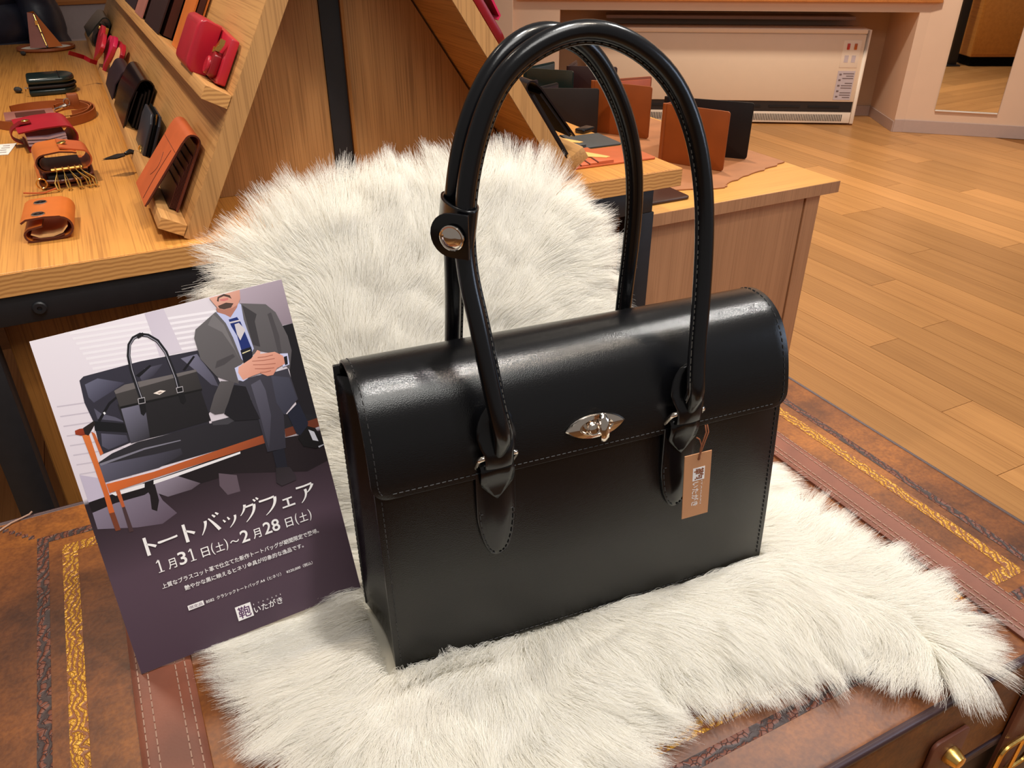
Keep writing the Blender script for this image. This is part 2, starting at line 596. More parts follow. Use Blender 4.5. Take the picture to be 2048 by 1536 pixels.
# ------------------------------------------------------------------ the room
floor = struct(MB().box((-3.2, -3.0, -0.05), (5.6, 5.6, -0.0015)).build('floor', 'oak_dark', smooth=False))
PW = 0.1255
plank_me = None
plank_n = 0
for r in range(-16, 32):
    x = 1.714 + PW * (r - 8)
    y = -1.3 + random.uniform(-1.2, 0)
    while y < 4.7:
        L = random.uniform(0.8, 1.55)
        if (x < 0.9 and y + L < 0) or y + L < -0.9 or (x < 0.8 and y > 2.0) or plank_n >= 298:
            y += L
            continue
        if plank_me is None:
            o = MB().box((0, 0, -0.0015), (PW - 0.0016, 1.0, 0.0)).build('plank', 'oak_floor', floor, smooth=False)
            plank_me = o.data
        else:
            o = bpy.data.objects.new('plank', plank_me)
            COL.objects.link(o)
            o.parent = floor
        o.location = (x, y, 0)
        o.scale = (1, L - 0.0016, 1)
        plank_n += 1
        y += L

# wall with the heater recess: local frame at its right corner, x runs left along the wall, y goes into the wall
AW = math.radians(-31)
WC = Vector((4.304, 3.361, 0))
ex = Vector((-math.cos(AW), -math.sin(AW), 0))
ey = Vector((-math.sin(AW), math.cos(AW), 0))
WT = frame(WC, ex, ey, Vector((0, 0, 1)))
wb = MB(WT)
wb.box((-0.06, 0.0, 0.0), (0.0, 0.47, 2.6))
wb.box((0.0, 0.0, 0.66), (2.03, 0.47, 2.6))
wb.box((2.03, 0.0, 0.0), (2.30, 0.47, 2.6))
struct(wb.build('wall_back', 'wall', smooth=False))
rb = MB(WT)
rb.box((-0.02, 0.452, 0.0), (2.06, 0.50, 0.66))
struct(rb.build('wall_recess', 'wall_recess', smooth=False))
struct(MB(WT).box((-0.004, 0.440, 0.0), (2.03, 0.4515, 0.062)).build('baseboard_recess', 'skirting', smooth=False, bevel=0.002))
struct(MB(WT).box((0.0005, -0.001, 0.0), (0.006, 0.438, 0.062)).build('baseboard_side', 'skirting', smooth=False, bevel=0.001))
# trim: the recess lintel's bracket and the wooden ledge above it
struct(MB(WT).box((0.25, 0.30, 0.585), (1.75, 0.44, 0.605)).build('trim_1', 'counter_grey', smooth=False, bevel=0.004))
sill = MB(WT).box((-0.10, -0.035, 0.712), (2.28, 0.002, 0.752)).build('trim_2', 'oak_sill', smooth=False, bevel=0.003)
struct(sill)
# wall left of the recess wall steps forward as a narrow pier, then runs on behind the racks
struct(MB(WT).box((2.30, -0.05, 0.0), (2.62, 0.47, 2.6)).build('wall_pier', 'wall', smooth=False, bevel=0.004))
struct(MB().box((-3.2, 5.2, 0.0), (2.3, 5.3, 2.6)).build('wall_far', 'wall', smooth=False))
# wall with the mirror
AB = math.radians(-43)
MC = WC + Vector((0.857, -0.515, 0)) * 0.06
mx_ = Vector((math.cos(AB), math.sin(AB), 0))
my_ = Vector((-math.sin(AB), math.cos(AB), 0))
BT = frame(MC, mx_, my_, Vector((0, 0, 1)))
struct(MB(BT).box((0, 0, 0), (1.9, 0.12, 2.6)).build('wall_right', 'wall', smooth=False))
struct(MB(BT).box((-0.004, -0.008, 0.0), (1.9, -0.0005, 0.074)).build('baseboard_right', 'skirting', smooth=False, bevel=0.002))
struct(MB(WT).box((-0.062, -0.008, 0.0), (0.0, -0.0005, 0.074)).build('baseboard_corner', 'skirting', smooth=False, bevel=0.002))
mi = thing('wall_mirror', 'tall frameless mirror on the beige wall right of the heater recess', 'mirror', mat=BT)
MB().box((0.148, -0.006, 0.140), (0.486, -0.0008, 1.75)).build('mirror_glass', 'mirror', mi, smooth=False)
MB().box((0.150, -0.0115, 0.132), (0.484, -0.001, 0.1395)).build('holding_rail', 'paper_white', mi, smooth=False, bevel=0.001)

# the storage heater standing in the recess
ht = thing('storage_heater', 'wide cream storage heater with black slot standing in the wall recess', 'heater', mat=WT)
HX0, HX1, HY0, HY1 = 0.19, 1.86, 0.150, 0.37
hb = MB()
hb.box((HX0, HY0 + 0.012, 0.010), (HX1, HY1, 0.550))
hb.build('casing', 'heater', ht, smooth=True, bevel=0.006)
fr = MB()
fr.box((HX0, HY0, 0.010), (HX0 + 0.022, HY0 + 0.02, 0.550))
fr.box((HX1 - 0.022, HY0, 0.010), (HX1, HY0 + 0.02, 0.550))
fr.box((HX0 + 0.022, HY0, 0.528), (HX1 - 0.022, HY0 + 0.02, 0.550))
fr.build('front_frame', 'heater_edge', ht, bevel=0.003)
MB().box((HX0 + 0.0235, HY0 + 0.004, 0.140), (HX1 - 0.0235, HY0 + 0.0135, 0.522)).build('front_panel', 'heater', ht, bevel=0.003)
MB().box((HX0 + 0.024, HY0 + 0.0095, 0.078), (HX1 - 0.024, HY0 + 0.0125, 0.138)).build('air_slot', 'heater_dark', ht, smooth=False)
sl = MB()
for i in range(6):
    sl.box((HX0 + 0.10 + i * 0.24, HY0 + 0.005, 0.104), (HX0 + 0.29 + i * 0.24, HY0 + 0.0105, 0.113))
stuff(sl.build('slot_louver', 'black_steel', ht, smooth=False))
MB().box((HX0 + 0.024, HY0 + 0.006, 0.012), (HX1 - 0.024, HY0 + 0.0122, 0.076)).build('grille_plate', 'heater_edge', ht, bevel=0.002)
gr = MB()
for i in range(150):
    x = HX0 + 0.075 + i * 0.0101
    gr.box((x, HY0 + 0.0045, 0.024), (x + 0.0048, HY0 + 0.0066, 0.064))
stuff(gr.build('grille_opening', 'heater_dark', ht, smooth=False))
cpn = MB().box((HX0 + 0.045, HY0 + 0.002, 0.338), (HX0 + 0.150, HY0 + 0.0045, 0.492)).build('control_panel', 'heater_edge', ht, bevel=0.001)
cpn['label'] = 'control panel with a red and an orange switch'
for x, mt in ((0.118, 'red_plastic'), (0.076, 'orange_plastic')):
    MB().box((HX0 + x - 0.008, HY0 - 0.003, 0.440), (HX0 + x + 0.008, HY0 + 0.0025, 0.474)).build('switch', mt, cpn, bevel=0.002)
    MB().box((HX0 + x - 0.012, HY0 + 0.001, 0.368), (HX0 + x + 0.012, HY0 + 0.0025, 0.408)).build('pictogram', 'paper_grey', cpn, smooth=False)
lab = MB().box((HX0 + 0.048, HY0 + 0.002, 0.152), (HX0 + 0.150, HY0 + 0.0045, 0.320)).build('notice_sheet', 'paper_grey', ht, smooth=False)
ln = MB()
for i in range(11):
    z = 0.305 - i * 0.0138
    if i in (3, 7):
        continue
    ln.box((HX0 + 0.054, HY0 + 0.0012, z - 0.003), (HX0 + 0.118 - 0.02 * (i % 3 == 1), HY0 + 0.0022, z + 0.002))
for i in range(5):
    z = 0.300 - i * 0.032
    ln.box((HX0 + 0.126, HY0 + 0.0012, z - 0.006), (HX0 + 0.140, HY0 + 0.0022, z + 0.004))
stuff(ln.build('printed_line', 'ink', lab, smooth=False))

# grey counter with a wooden top beyond the far end of the table
ct = thing('shop_counter', 'grey-fronted counter with a wooden top beyond the far end of the table', 'counter', (0.35, 4.2, 0))
MB().box((-1.6, 0.0, 0.0), (1.2, 0.55, 0.808)).build('front_panel', 'counter_grey', ct, smooth=False)
MB().box((-1.62, -0.015, 0.8085), (1.22, 0.57, 0.850)).build('countertop', 'oak_sill', ct, bevel=0.003)
MB().box((-1.6, -0.006, 0.660), (1.2, -0.0005, 0.674)).build('front_seam', 'skirting', ct, smooth=False)

# the cabinet that the mirror shows
cb = thing('drawer_cabinet', 'honey-coloured cabinet on a black plinth, seen in the wall mirror', 'cabinet', (3.123, 0.767, 0), (0, 0, math.radians(-59)))
MB().box((0.0, -0.60, 0.078), (0.95, 0.0, 0.95)).build('carcass', 'oak_table', cb, smooth=False, bevel=0.004)
MB().box((0.02, -0.58, 0.0), (0.93, -0.02, 0.077)).build('plinth', 'black_felt', cb, smooth=False)
MB().box((0.004, 0.0003, 0.10), (0.945, 0.016, 0.945)).build('door', 'oak_table', cb, bevel=0.003)
ps = thing('black_post', 'black square post beside the cabinet, seen in the wall mirror', 'post', (3.02, 0.845, 0), (0, 0, math.radians(-59)))
MB().box((-0.035, -0.05, 0.012), (0.035, 0.02, 2.2)).build('shaft', 'black_steel', ps, bevel=0.002)
MB().box((-0.06, -0.075, 0.0), (0.06, 0.045, 0.0115)).build('foot_plate', 'black_steel', ps, bevel=0.002)

# ------------------------------------------------------------------ the display table
YT, ZT = 1.08, 0.7735
tb = thing('display_table', 'long oak display table on a black steel frame', 'table', (0, 0, 0))
top = MB()
top.box((-0.95, YT, 0.7420), (0.8797, 3.27, ZT))
top.build('tabletop', 'oak_table', tb, bevel=0.002)
MB().box((-0.948, YT - 0.0012, 0.7435), (0.878, YT + 0.002, ZT - 0.0015)).build('front_edge', 'oak_end', tb, smooth=False)
MB().box((-0.915, 1.083, 0.7035), (0.825, 1.121, 0.7415)).build('front_rail', 'black_steel', tb, bevel=0.001)
for x in (-0.216, 0.787):
    MB().box((x, 1.0825, 0.0), (x + 0.042, 1.1235, 0.7030)).build('leg', 'black_steel', tb, bevel=0.001)
for x in (-0.915, 0.787):
    MB().box((x, 3.18, 0.0), (x + 0.042, 3.222, 0.7415)).build('leg', 'black_steel', tb, bevel=0.001)
MB().box((0.787, 1.1245, 0.7035), (0.825, 3.18, 0.7415)).build('side_rail', 'black_steel', tb, bevel=0.001)
for x in (-0.113, 0.722):
    b = MB().lathe([(0.0085, 0), (0.0085, 0.003), (0.007, 0.0045), (0.003, 0.0045), (0.003, 0.002)], 16, Matrix.Translation((x, 1.0826, 0.722)) @ Matrix.Rotation(PI / 2, 4, 'X')).build('bolt', 'black_steel', tb)
bx = thing('table_cupboard', 'dark oak cupboard boxes under the display table top', 'cupboard', (0, 0, 0))
MB().box((-0.165, 1.128, 0.03), (0.745, 1.146, 0.738)).build('front_panel', 'oak_dark', bx, smooth=False, bevel=0.002)
MB().box((-0.165, 1.147, 0.03), (-0.147, 1.75, 0.738)).build('side_panel', 'oak_dark', bx, smooth=False)
MB().box((0.727, 1.147, 0.03), (0.745, 1.75, 0.738)).build('side_panel', 'oak_dark', bx, smooth=False)
MB().box((-0.147, 1.147, 0.0), (0.727, 1.75, 0.029)).build('base_panel', 'oak_dark', bx, smooth=False)

# ------------------------------------------------------------------ the A-shaped rack on the table
LB = Vector((0.473, 0, 0.881)).normalized()          # up the left board
LN = Vector((-LB.z, 0, LB.x))                        # out of its face
P0 = Vector((0.078, 1.10, 0.787))
LT = frame(P0, Vector((0, 1, 0)), LB, LN)            # local x runs along the table, y up the board, z out of it
RB = Vector((-0.168, 0, 0.25)).normalized()
RN = Vector((RB.z, 0, -RB.x))
P1 = Vector((0.669, 1.10, 0.797))
RT = frame(P1, Vector((0, -1, 0)), RB, RN)           # x runs towards the viewer here
rk = thing('display_rack', 'A-shaped oak display rack with sloping boards standing on the table', 'rack', (0, 0, 0))
b1 = MB(LT).box((0.0, -0.012, -0.026), (2.14, 0.535, 0.0)).build('sloping_board', 'oak_board', rk, bevel=0.0015)
MB(LT).box((-0.0008, -0.0110, -0.0250), (0.0012, 0.534, -0.001)).build('board_edge', 'oak_edge', b1, smooth=False)
lo = MB(LT).box((0.002, -0.010, 0.0003), (2.14, 0.006, 0.034)).build('ledge', 'oak_board', b1, bevel=0.001)
MB(LT).box((0.0005, -0.0095, 0.0008), (0.0022, 0.0055, 0.0335)).build('ledge_end', 'oak_end', b1, smooth=False)
MB(LT).box((0.002, 0.166, 0.0003), (2.14, 0.184, 0.034)).build('ledge', 'oak_board', b1, bevel=0.001)
MB(LT).box((0.0005, 0.1665, 0.0008), (0.0022, 0.1835, 0.0335)).build('ledge_end', 'oak_end', b1, smooth=False)
b2 = MB(RT).box((-2.14, -0.012, -0.026), (0.0, 0.565, 0.0)).build('sloping_board', 'oak_board', rk, bevel=0.0015)
MB(RT).box((-0.0012, -0.011, -0.025), (0.0008, 0.564, -0.001)).build('board_edge', 'oak_edge', b2, smooth=False)
MB(RT).box((-2.14, -0.010, 0.0003), (-0.002, 0.012, 0.034)).build('ledge', 'oak_board', b2, bevel=0.001)
# the upright end panels between the boards, and the black post
def rack_x(z, left):
    if left:
        return P0.x + (z - P0.z) * 0.473 / 0.881 + 0.034
    return P1.x - (z - P1.z) * 0.168 / 0.25 - 0.036
z0, z1 = ZT + 0.0006, 1.18
MB(frame(Vector((0, 1.284, 0)), Vector((1, 0, 0)), Vector((0, 0, 1)), Vector((0, -1, 0)))).prism([(rack_x(z0, 1), z0), (0.330, z0), (0.330, z1), (rack_x(z1, 1), z1)], 0, 0.018).build('end_panel', 'oak_veneer', rk, smooth=False)
MB(frame(Vector((0, 1.284, 0)), Vector((1, 0, 0)), Vector((0, 0, 1)), Vector((0, -1, 0)))).prism([(0.366, z0), (rack_x(z0, 0), z0), (rack_x(1.14, 0), 1.14), (0.366, 1.14)], 0, 0.018).build('end_panel', 'oak_veneer', rk, smooth=False)
MB().box((0.3605, 1.256, z0), (0.3655, 1.284, 1.16)).build('edge_strip', 'oak_dark', rk, smooth=False)
MB().box((0.3305, 1.262, z0), (0.360, 1.30, 1.20)).build('black_post', 'black_steel', rk, smooth=False)

# ------------------------------------------------------------------ low cabinet right of the table
lc = thing('low_cabinet', 'low oak cabinet with an overhanging top right of the display table', 'cabinet', (0, 0, 0))
MB().box((0.885, 1.20, 0.6235), (1.411, 2.75, 0.6500)).build('cabinet_top', 'oak_cabinet_top', lc, bevel=0.002)
MB().box((0.886, 1.1992, 0.6245), (1.410, 1.2012, 0.6490)).build('front_edge', 'oak_cabinet', lc, smooth=False)
MB().box((0.905, 1.216, 0.0), (1.330, 1.236, 0.6230)).build('front_panel', 'oak_cabinet', lc, smooth=False)
MB().box((1.3315, 1.212, 0.0), (1.372, 2.72, 0.6195)).build('side_panel', 'oak_cabinet', lc, smooth=False, bevel=0.001)
MB().box((0.905, 1.237, 0.0), (0.925, 2.72, 0.6230)).build('side_panel', 'oak_cabinet', lc, smooth=False)
# ------------------------------------------------------------------ the leather trunk
TZ = 0.550
tr = thing('leather_suitcase', 'large tan-brown leather trunk with straps and gold tooling, under the white fur', 'suitcase', (0.315, 0.565, 0))
TX0, TX1, TY0, TY1 = -0.529, 0.529, -0.330, 0.329
MB().box((TX0, TY0, 0.425), (TX1, TY1, TZ)).build('lid', 'trunk_leather', tr, bevel=0.010, segs=4)
MB().box((TX0 + 0.004, TY0 + 0.004, 0.012), (TX1 - 0.004, TY1 - 0.004, 0.4235)).build('case_body', 'trunk_side', tr, bevel=0.010, segs=3)
MB().box((TX0 + 0.05, TY0 + 0.05, 0.0), (TX1 - 0.05, TY1 - 0.05, 0.0115)).build('base_runner', 'oak_dark', tr, smooth=False)
e = 0.004
ring = [(TX0 + e, TY0 + e, TZ - e), (TX1 - e, TY0 + e, TZ - e), (TX1 - e, TY1 - e, TZ - e), (TX0 + e, TY1 - e, TZ - e)]
MB().tube(ring, 0.0050, 10, closed=True).build('edge_piping', 'trunk_piping', tr)
MB().box((TX0 - 0.0015, TY0 - 0.0015, 0.418), (TX1 + 0.0015, TY0 + 0.002, 0.430)).build('lid_seam', 'trunk_piping', tr, bevel=0.001)
stm = MB()
SX = ((-0.400, -0.349), (0.362, 0.404))
for a, b in SX:
    s = MB()
    w = b - a
    # strap: over the lid, down the front; domed cross-section
    path = [(TY1 + 0.004, 0.30), (TY1 + 0.004, TZ - 0.012)] + [(TY1 + 0.004 - 0.012 * (1 - math.cos(math.radians(q))), TZ - 0.010 + 0.0125 * math.sin(math.radians(q))) for q in range(10, 91, 20)] \
        + [(y, TZ + 0.0025) for y in np.linspace(TY1 - 0.03, TY0 + 0.03, 12)] \
        + [(TY0 - 0.004 + 0.012 * (1 - math.cos(math.radians(q))), TZ - 0.010 + 0.0125 * math.sin(math.radians(q))) for q in range(90, 9, -20)] + [(TY0 - 0.004, TZ - 0.012), (TY0 - 0.004, 0.20)]
    rows = []
    for i, (y, z) in enumerate(path):
        p0, p1 = path[max(i - 1, 0)], path[min(i + 1, len(path) - 1)]
        t = Vector((p1[0] - p0[0], p1[1] - p0[1])).normalized()
        nn = Vector((t.y, -t.x))
        row = []
        for u, h in ((0, -0.0025), (0, 0.0008), (0.05, 0.0022), (0.14, 0.0034), (0.22, 0.0028), (0.5, 0.0042), (0.78, 0.0028), (0.86, 0.0034), (0.95, 0.0022), (1, 0.0008), (1, -0.0025)):
            row.append((a + u * w, y + nn.x * h, z + nn.y * h))
        rows.append(row)
    s.grid(rows)
    so = s.build('strap', 'trunk_strap', tr)
    st = MB()
    for u in (0.11, 0.27, 0.73, 0.89):
        y = TY1 - 0.03
        while y > TY0 + 0.03:
            hz = TZ + 0.0025 + 0.0028
            st.box((a + u * w - 0.0005, y - 0.0062, hz), (a + u * w + 0.0005, y, hz + 0.0010))
            y -= 0.0082
    stuff(st.build('stitching', 'strap_thread', so, smooth=False))
# gold and blind tooling round the lid
gz = TZ + 0.0004
def band(x0, y0, x1, y1, w):
    return [((x0, y0), (x1, y0 + w)), ((x0, y1 - w), (x1, y1)), ((x0, y0 + w), (x0 + w, y1 - w)), ((x1 - w, y0 + w), (x1, y1 - w))]
def frame_strip(name, mat, inset, w, thick):
    m = MB()
    x0, y0, x1, y1 = TX0 + inset, TY0 + inset, TX1 - inset, TY1 - inset
    for (xa, ya), (xb, yb) in band(x0, y0, x1, y1, w):
        cuts = [xa] + [c for a, b in SX for c in (a - 0.001, b + 0.001) if xa < c < xb] + [xb]
        if len(cuts) == 2:
            m.box((xa, ya, TZ - 0.001), (xb, yb, TZ + thick))
        else:
            for k in range(0, len(cuts), 2):
                m.box((cuts[k], ya, TZ - 0.001), (cuts[k + 1], yb, TZ + thick))
    return m.build(name, mat, tr, smooth=False)
frame_strip('gold_band', 'gold_tooling', 0.0765, 0.0150, 0.0004)
frame_strip('embossed_band', 'blind_tooling', 0.0520, 0.0115, 0.0003)
# embossed mitre lines from the band to the lid corners
mt = MB()
for sx, sy in ((TX0, TY1), (TX1, TY1), (TX1, TY0), (TX0, TY0)):
    dx, dy = (1 if sx < 0 else -1), (1 if sy < 0 else -1)
    for k in range(6):
        q = 0.014 + k * 0.0065
        mt.box((sx + dx * q - 0.003, sy + dy * q - 0.003, TZ - 0.001), (sx + dx * q + 0.003, sy + dy * q + 0.003, TZ + 0.0003))
stuff(mt.build('corner_tooling', 'blind_tooling', tr, smooth=False))
# brass lock on the lid front
lk = MB(frame(Vector((0.258, TY0 - 0.0005, 0.470)), Vector((1, 0, 0)), Vector((0, 0, 1)), Vector((0, -1, 0))))
lk.prism(rot_rect(0.050, 0.060, 0.008), 0, 0.004)
lo_ = lk.build('lock_plate', 'trunk_strap', tr, bevel=0.001)
MB(frame(Vector((0.262, TY0 - 0.0048, 0.472)), Vector((1, 0, 0)), Vector((0, 0, 1)), Vector((0, -1, 0)))).lathe([(0.010, 0), (0.010, 0.004), (0.007, 0.012), (0.004, 0.013)], 14).build('lock_knob', 'brass', lo_)
bk = MB(frame(Vector((0.383, TY0 - 0.0090, 0.400)), Vector((1, 0, 0)), Vector((0, 0, 1)), Vector((0, -1, 0))))
bk.tube([(x, y, 0.002) for x, y in rot_rect(0.060, 0.052, 0.010, 4)], 0.0028, 8, closed=True)
bk.tube([(0, -0.024, 0.0035), (0.0, 0.026, 0.0035)], 0.002, 8)
bk.build('strap_buckle', 'brass', tr)
# loose waxed cord on the back corner of the lid
cd = MB().tube([(-0.2125, 0.858, 0.5514), (-0.205, 0.868, 0.5514), (-0.198, 0.876, 0.5514), (-0.188, 0.884, 0.5514), (-0.178, 0.888, 0.5514), (-0.169, 0.8895, 0.5530), (-0.166, 0.8915, 0.5545)], 0.0011, 8)
tag(cd.build('waxed_cord', 'strap_thread'), 'thin pale cord end lying on the far left corner of the trunk lid', 'cord')
# ------------------------------------------------------------------ white fur rug: on the trunk, then up behind the bag
FZ, FY, FR, FA = 0.5535, 0.60, 0.09, math.radians(62)
def fur_prof(s):
    """distance along the rug -> (y, z, normal y, normal z)"""
    if s < FY:
        return s, FZ, 0.0, 1.0
    a = (s - FY) / FR
    if a < FA:
        return FY + FR * math.sin(a), FZ + FR * (1 - math.cos(a)), -math.sin(a), math.cos(a)
    r = s - FY - FR * FA
    return FY + FR * math.sin(FA) + r * math.cos(FA), FZ + FR * (1 - math.cos(FA)) + r * math.sin(FA), -math.sin(FA), math.cos(FA)

OUT = np.array([(.075, .940), (.082, .962), (.098, .980), (.118, .995), (.14, 1.010), (.17, 1.020), (.20, 1.026), (.25, 1.031), (.30, 1.030), (.355, 1.038), (.40, 1.032), (.445, 1.018), (.478, .994), (.50, .967), (.512, .942), (.518, .918), (.525, .893), (.52, .865), (.515, .83), (.53, .77), (.56, .70), (.60, .64), (.638, .575), (.628, .54), (.616, .508), (.632, .468), (.634, .415), (.650, .352), (.640, .300), (.616, .260), (.598, .243), (.560, .247), (.515, .300), (.455, .315), (.40, .325), (.35, .337), (.318, .342), (.285, .318), (.20, .285), (.10, .315), (.038, .415), (.022, .47), (.010, .52), (.002, .56), (.004, .60), (.03, .64), (.06, .69), (.080, .78), (.074, .86)])

def inside(P):
    x, y = P[:, 0], P[:, 1]
    c = np.zeros(len(P), bool)
    n = len(OUT)
    for i in range(n):
        x0, y0 = OUT[i]
        x1, y1 = OUT[(i + 1) % n]
        m = ((y0 > y) != (y1 > y)) & (x < (x1 - x0) * (y - y0) / (y1 - y0 + 1e-12) + x0)
        c ^= m
    return c

def edge_vec(P):
    """vector from each point to the nearest point of the rug's outline"""
    best = np.full(len(P), 1e9)
    vec = np.zeros_like(P)
    n = len(OUT)
    for i in range(n):
        a, b = OUT[i], OUT[(i + 1) % n]
        ab = b - a
        t = np.clip(((P - a) @ ab) / (ab @ ab), 0, 1)
        q = a + t[:, None] * ab - P
        d = np.hypot(q[:, 0], q[:, 1])
        m = d < best
        best[m] = d[m]
        vec[m] = q[m]
    return best, vec

def vnoise(P, scale, seed):
    """smooth value noise in 2-D, about -1..1"""
    rg = np.random.default_rng(seed)
    G = rg.uniform(-1, 1, (64, 64))
    Q = P / scale + 17.3
    i = np.floor(Q).astype(int)
    f = Q - i
    f = f * f * (3 - 2 * f)
    g = lambda a, b: G[(i[:, 0] + a) % 64, (i[:, 1] + b) % 64]
    return (g(0, 0) * (1 - f[:, 0]) + g(1, 0) * f[:, 0]) * (1 - f[:, 1]) + (g(0, 1) * (1 - f[:, 0]) + g(1, 1) * f[:, 0]) * f[:, 1]

def pressed(P):
    """1 where the poster's foot flattens the hair"""
    dx = np.clip(np.abs(P[:, 0] - 0.035) - 0.070, 0, None) / 0.02
    dy = np.clip(np.abs(P[:, 1] - 0.570) - 0.022, 0, None) / 0.03
    return np.clip(1 - np.hypot(dx, dy), 0, 1)

def lift(P):
    """puffiness of the rug above its flat lie"""
    d, _ = edge_vec(P)
    e = np.clip(d / 0.05, 0, 1)
    e = e * e * (3 - 2 * e)
    return e * (0.010 + 0.006 * vnoise(P, 0.09, 3) + 0.003 * vnoise(P, 0.035, 4)) * (1 - 0.8 * pressed(P))

BAG0 = Vector((0.12915, 0.47775, 0.5640))
BAG_RZ = math.atan2(-0.09330532, 0.99563754)
def under_bag(P):
    """True where the bag stands"""
    c, s = math.cos(BAG_RZ), math.sin(BAG_RZ)
    dx, dy = P[:, 0] - BAG0.x, P[:, 1] - BAG0.y
    u, v = dx * c + dy * s, -dx * s + dy * c
    return (u > -0.008) & (u < 0.394) & (v > -0.0015) & (v < 0.098)

def bag_uv(P):
    c, s = math.cos(BAG_RZ), math.sin(BAG_RZ)
    dx, dy = P[:, 0] - BAG0.x, P[:, 1] - BAG0.y
    return dx * c + dy * s, -dx * s + dy * c

def near_bag(P, r):
    u, v = bag_uv(P)
    return (u > -0.008 - r) & (u < 0.394 + r) & (v > -0.0015 - r) & (v < 0.098 + r)

def to_world(P, h):
    pr = np.array([fur_prof(s) for s in P[:, 1]])
    w = np.stack([P[:, 0], pr[:, 0] + pr[:, 2] * h, pr[:, 1] + pr[:, 3] * h], 1)
    return w, pr

rug = thing('fur_rug', 'long-haired white fur rug under and behind the black bag', 'rug', (0.33, 0.56, 0.5535))
RO = np.array(rug.location)
step = 0.0125
xs, ss = np.arange(-0.01, 0.67, step), np.arange(0.235, 1.05, step)
gx, gs = np.meshgrid(xs, ss, indexing='ij')
GP = np.stack([gx.ravel(), gs.ravel()], 1)
ins = inside(GP).reshape(gx.shape)
h = np.where(near_bag(GP, 0.02), 0.001, 0.001 + 0.9 * lift(GP))
gw, _ = to_world(GP, h)
idx = -np.ones(len(GP), int)
fs = []
nx, ns = gx.shape
for i in range(nx - 1):
    for j in range(ns - 1):
        if ins[i, j] and ins[i + 1, j] and ins[i, j + 1] and ins[i + 1, j + 1]:
            fs.append((i * ns + j, (i + 1) * ns + j, (i + 1) * ns + j + 1, i * ns + j + 1))
used = sorted({k for f in fs for k in f})
idx[used] = np.arange(len(used))
back = MB()
back.add([tuple(gw[k] - RO) for k in used], [tuple(int(idx[k]) for k in f) for f in fs])
bo = back.build('backing', 'fur_backing', rug)
so = bo.modifiers.new('hide', 'SOLIDIFY')
so.thickness = 0.003
so.offset = -1

def make_pile(n, seed, kpts=7):
    rg = np.random.default_rng(seed)
    P = rg.uniform((-0.012, 0.235), (0.67, 1.045), (int(n * 2.0), 2))
    P = P[inside(P)]
    P = P[~under_bag(P)]
    # thin out what the bag and poster hide, keep the rest
    P = P[:n]
    N = len(P)
    d, ev = edge_vec(P)
    ev /= (np.linalg.norm(ev, axis=1)[:, None] + 1e-9)
    # comb: away from the middle line of the rug, more strictly outwards at the rim, swirled by slow noise
    mid = np.stack([0.31 + 0 * P[:, 0], np.where(P[:, 1] < 0.60, 0.50 + 0.14 * np.clip(0.60 - P[:, 1], 0, 0.3), 0.60)], 1)
    rad = P - mid
    rad /= (np.linalg.norm(rad, axis=1)[:, None] + 1e-9)
    w = np.clip(1 - d / 0.10, 0, 1)[:, None]
    T = rad * (1 - w) + ev * w * 1.4
    T /= (np.linalg.norm(T, axis=1)[:, None] + 1e-9)
    ang = (0.8 * vnoise(P, 0.14, 21) + 0.5 * vnoise(P, 0.05, 22)) * (1 - 0.5 * w[:, 0]) + 0.30 * vnoise(P, 0.016, 23) + rg.normal(0, 0.10, N)
    c, s = np.cos(ang), np.sin(ang)
    T = np.stack([T[:, 0] * c - T[:, 1] * s, T[:, 0] * s + T[:, 1] * c], 1)
    L = rg.uniform(0.030, 0.044, N) * (0.85 + 0.2 * vnoise(P, 0.05, 31)) * (1 + 0.32 * vnoise(P, 0.015, 33))
    hgt = rg.uniform(0.007, 0.013, N) * (1 + 0.55 * vnoise(P, 0.03, 32)) * (0.72 + 0.28 * np.clip(d / 0.03, 0, 1)) * (1 - 0.5 * pressed(P))
    # a fringe in front of the bag stands up along its lower edge
    bu, bv = bag_uv(P)
    fr = (bu > 0.0) & (bu < 0.33) & (bv > -0.020) & (bv < -0.0035) & (vnoise(P, 0.02, 51) > -0.35)
    L = np.where(fr, L * 0.30, L)
    hgt = np.where(fr, rg.uniform(0.008, 0.022, N) * (1 - bu / 0.5), hgt)
    # strands gather into locks
    lock = np.stack([vnoise(P, 0.014, 41), vnoise(P, 0.014, 42)], 1) * 0.006
    lift0 = 0.004 + 0.9 * lift(P)
    curl = rg.uniform(-0.006, 0.006, N)
    pts = np.empty((N, kpts, 3))
    for k in range(kpts):
        t = k / (kpts - 1)
        q = P + T * (L * (t ** 1.25))[:, None] + lock * t + np.stack([-T[:, 1], T[:, 0]], 1) * (curl * math.sin(PI * t) * 0.6)[:, None]
        rise = hgt * (1.9 * t - 1.15 * t * t)
        w_, _ = to_world(q, lift0 + rise)
        # hair hanging past the rim of the lid droops a little
        out = np.clip(0.236 - w_[:, 1], 0, None)
        w_[:, 2] -= out * 0.35
        # nothing goes down through the lid
        on = (w_[:, 1] < 0.62)
        w_[on, 2] = np.maximum(w_[on, 2], 0.5515 - out[on] * 0.5)
        pts[:, k] = w_
    # strands that would run into the bag are turned up along it
    c, s = math.cos(BAG_RZ), math.sin(BAG_RZ)
    dx, dy = pts[..., 0] - BAG0.x, pts[..., 1] - BAG0.y
    u, v = dx * c + dy * s, -dx * s + dy * c
    hitb = ((u > -0.006) & (u < 0.392) & (v > -0.002) & (v < 0.112) & (pts[..., 2] > BAG0.z + 0.002)).any(1)
    pts = pts[~hitb]
    return pts.astype(np.float32) - RO.astype(np.float32)

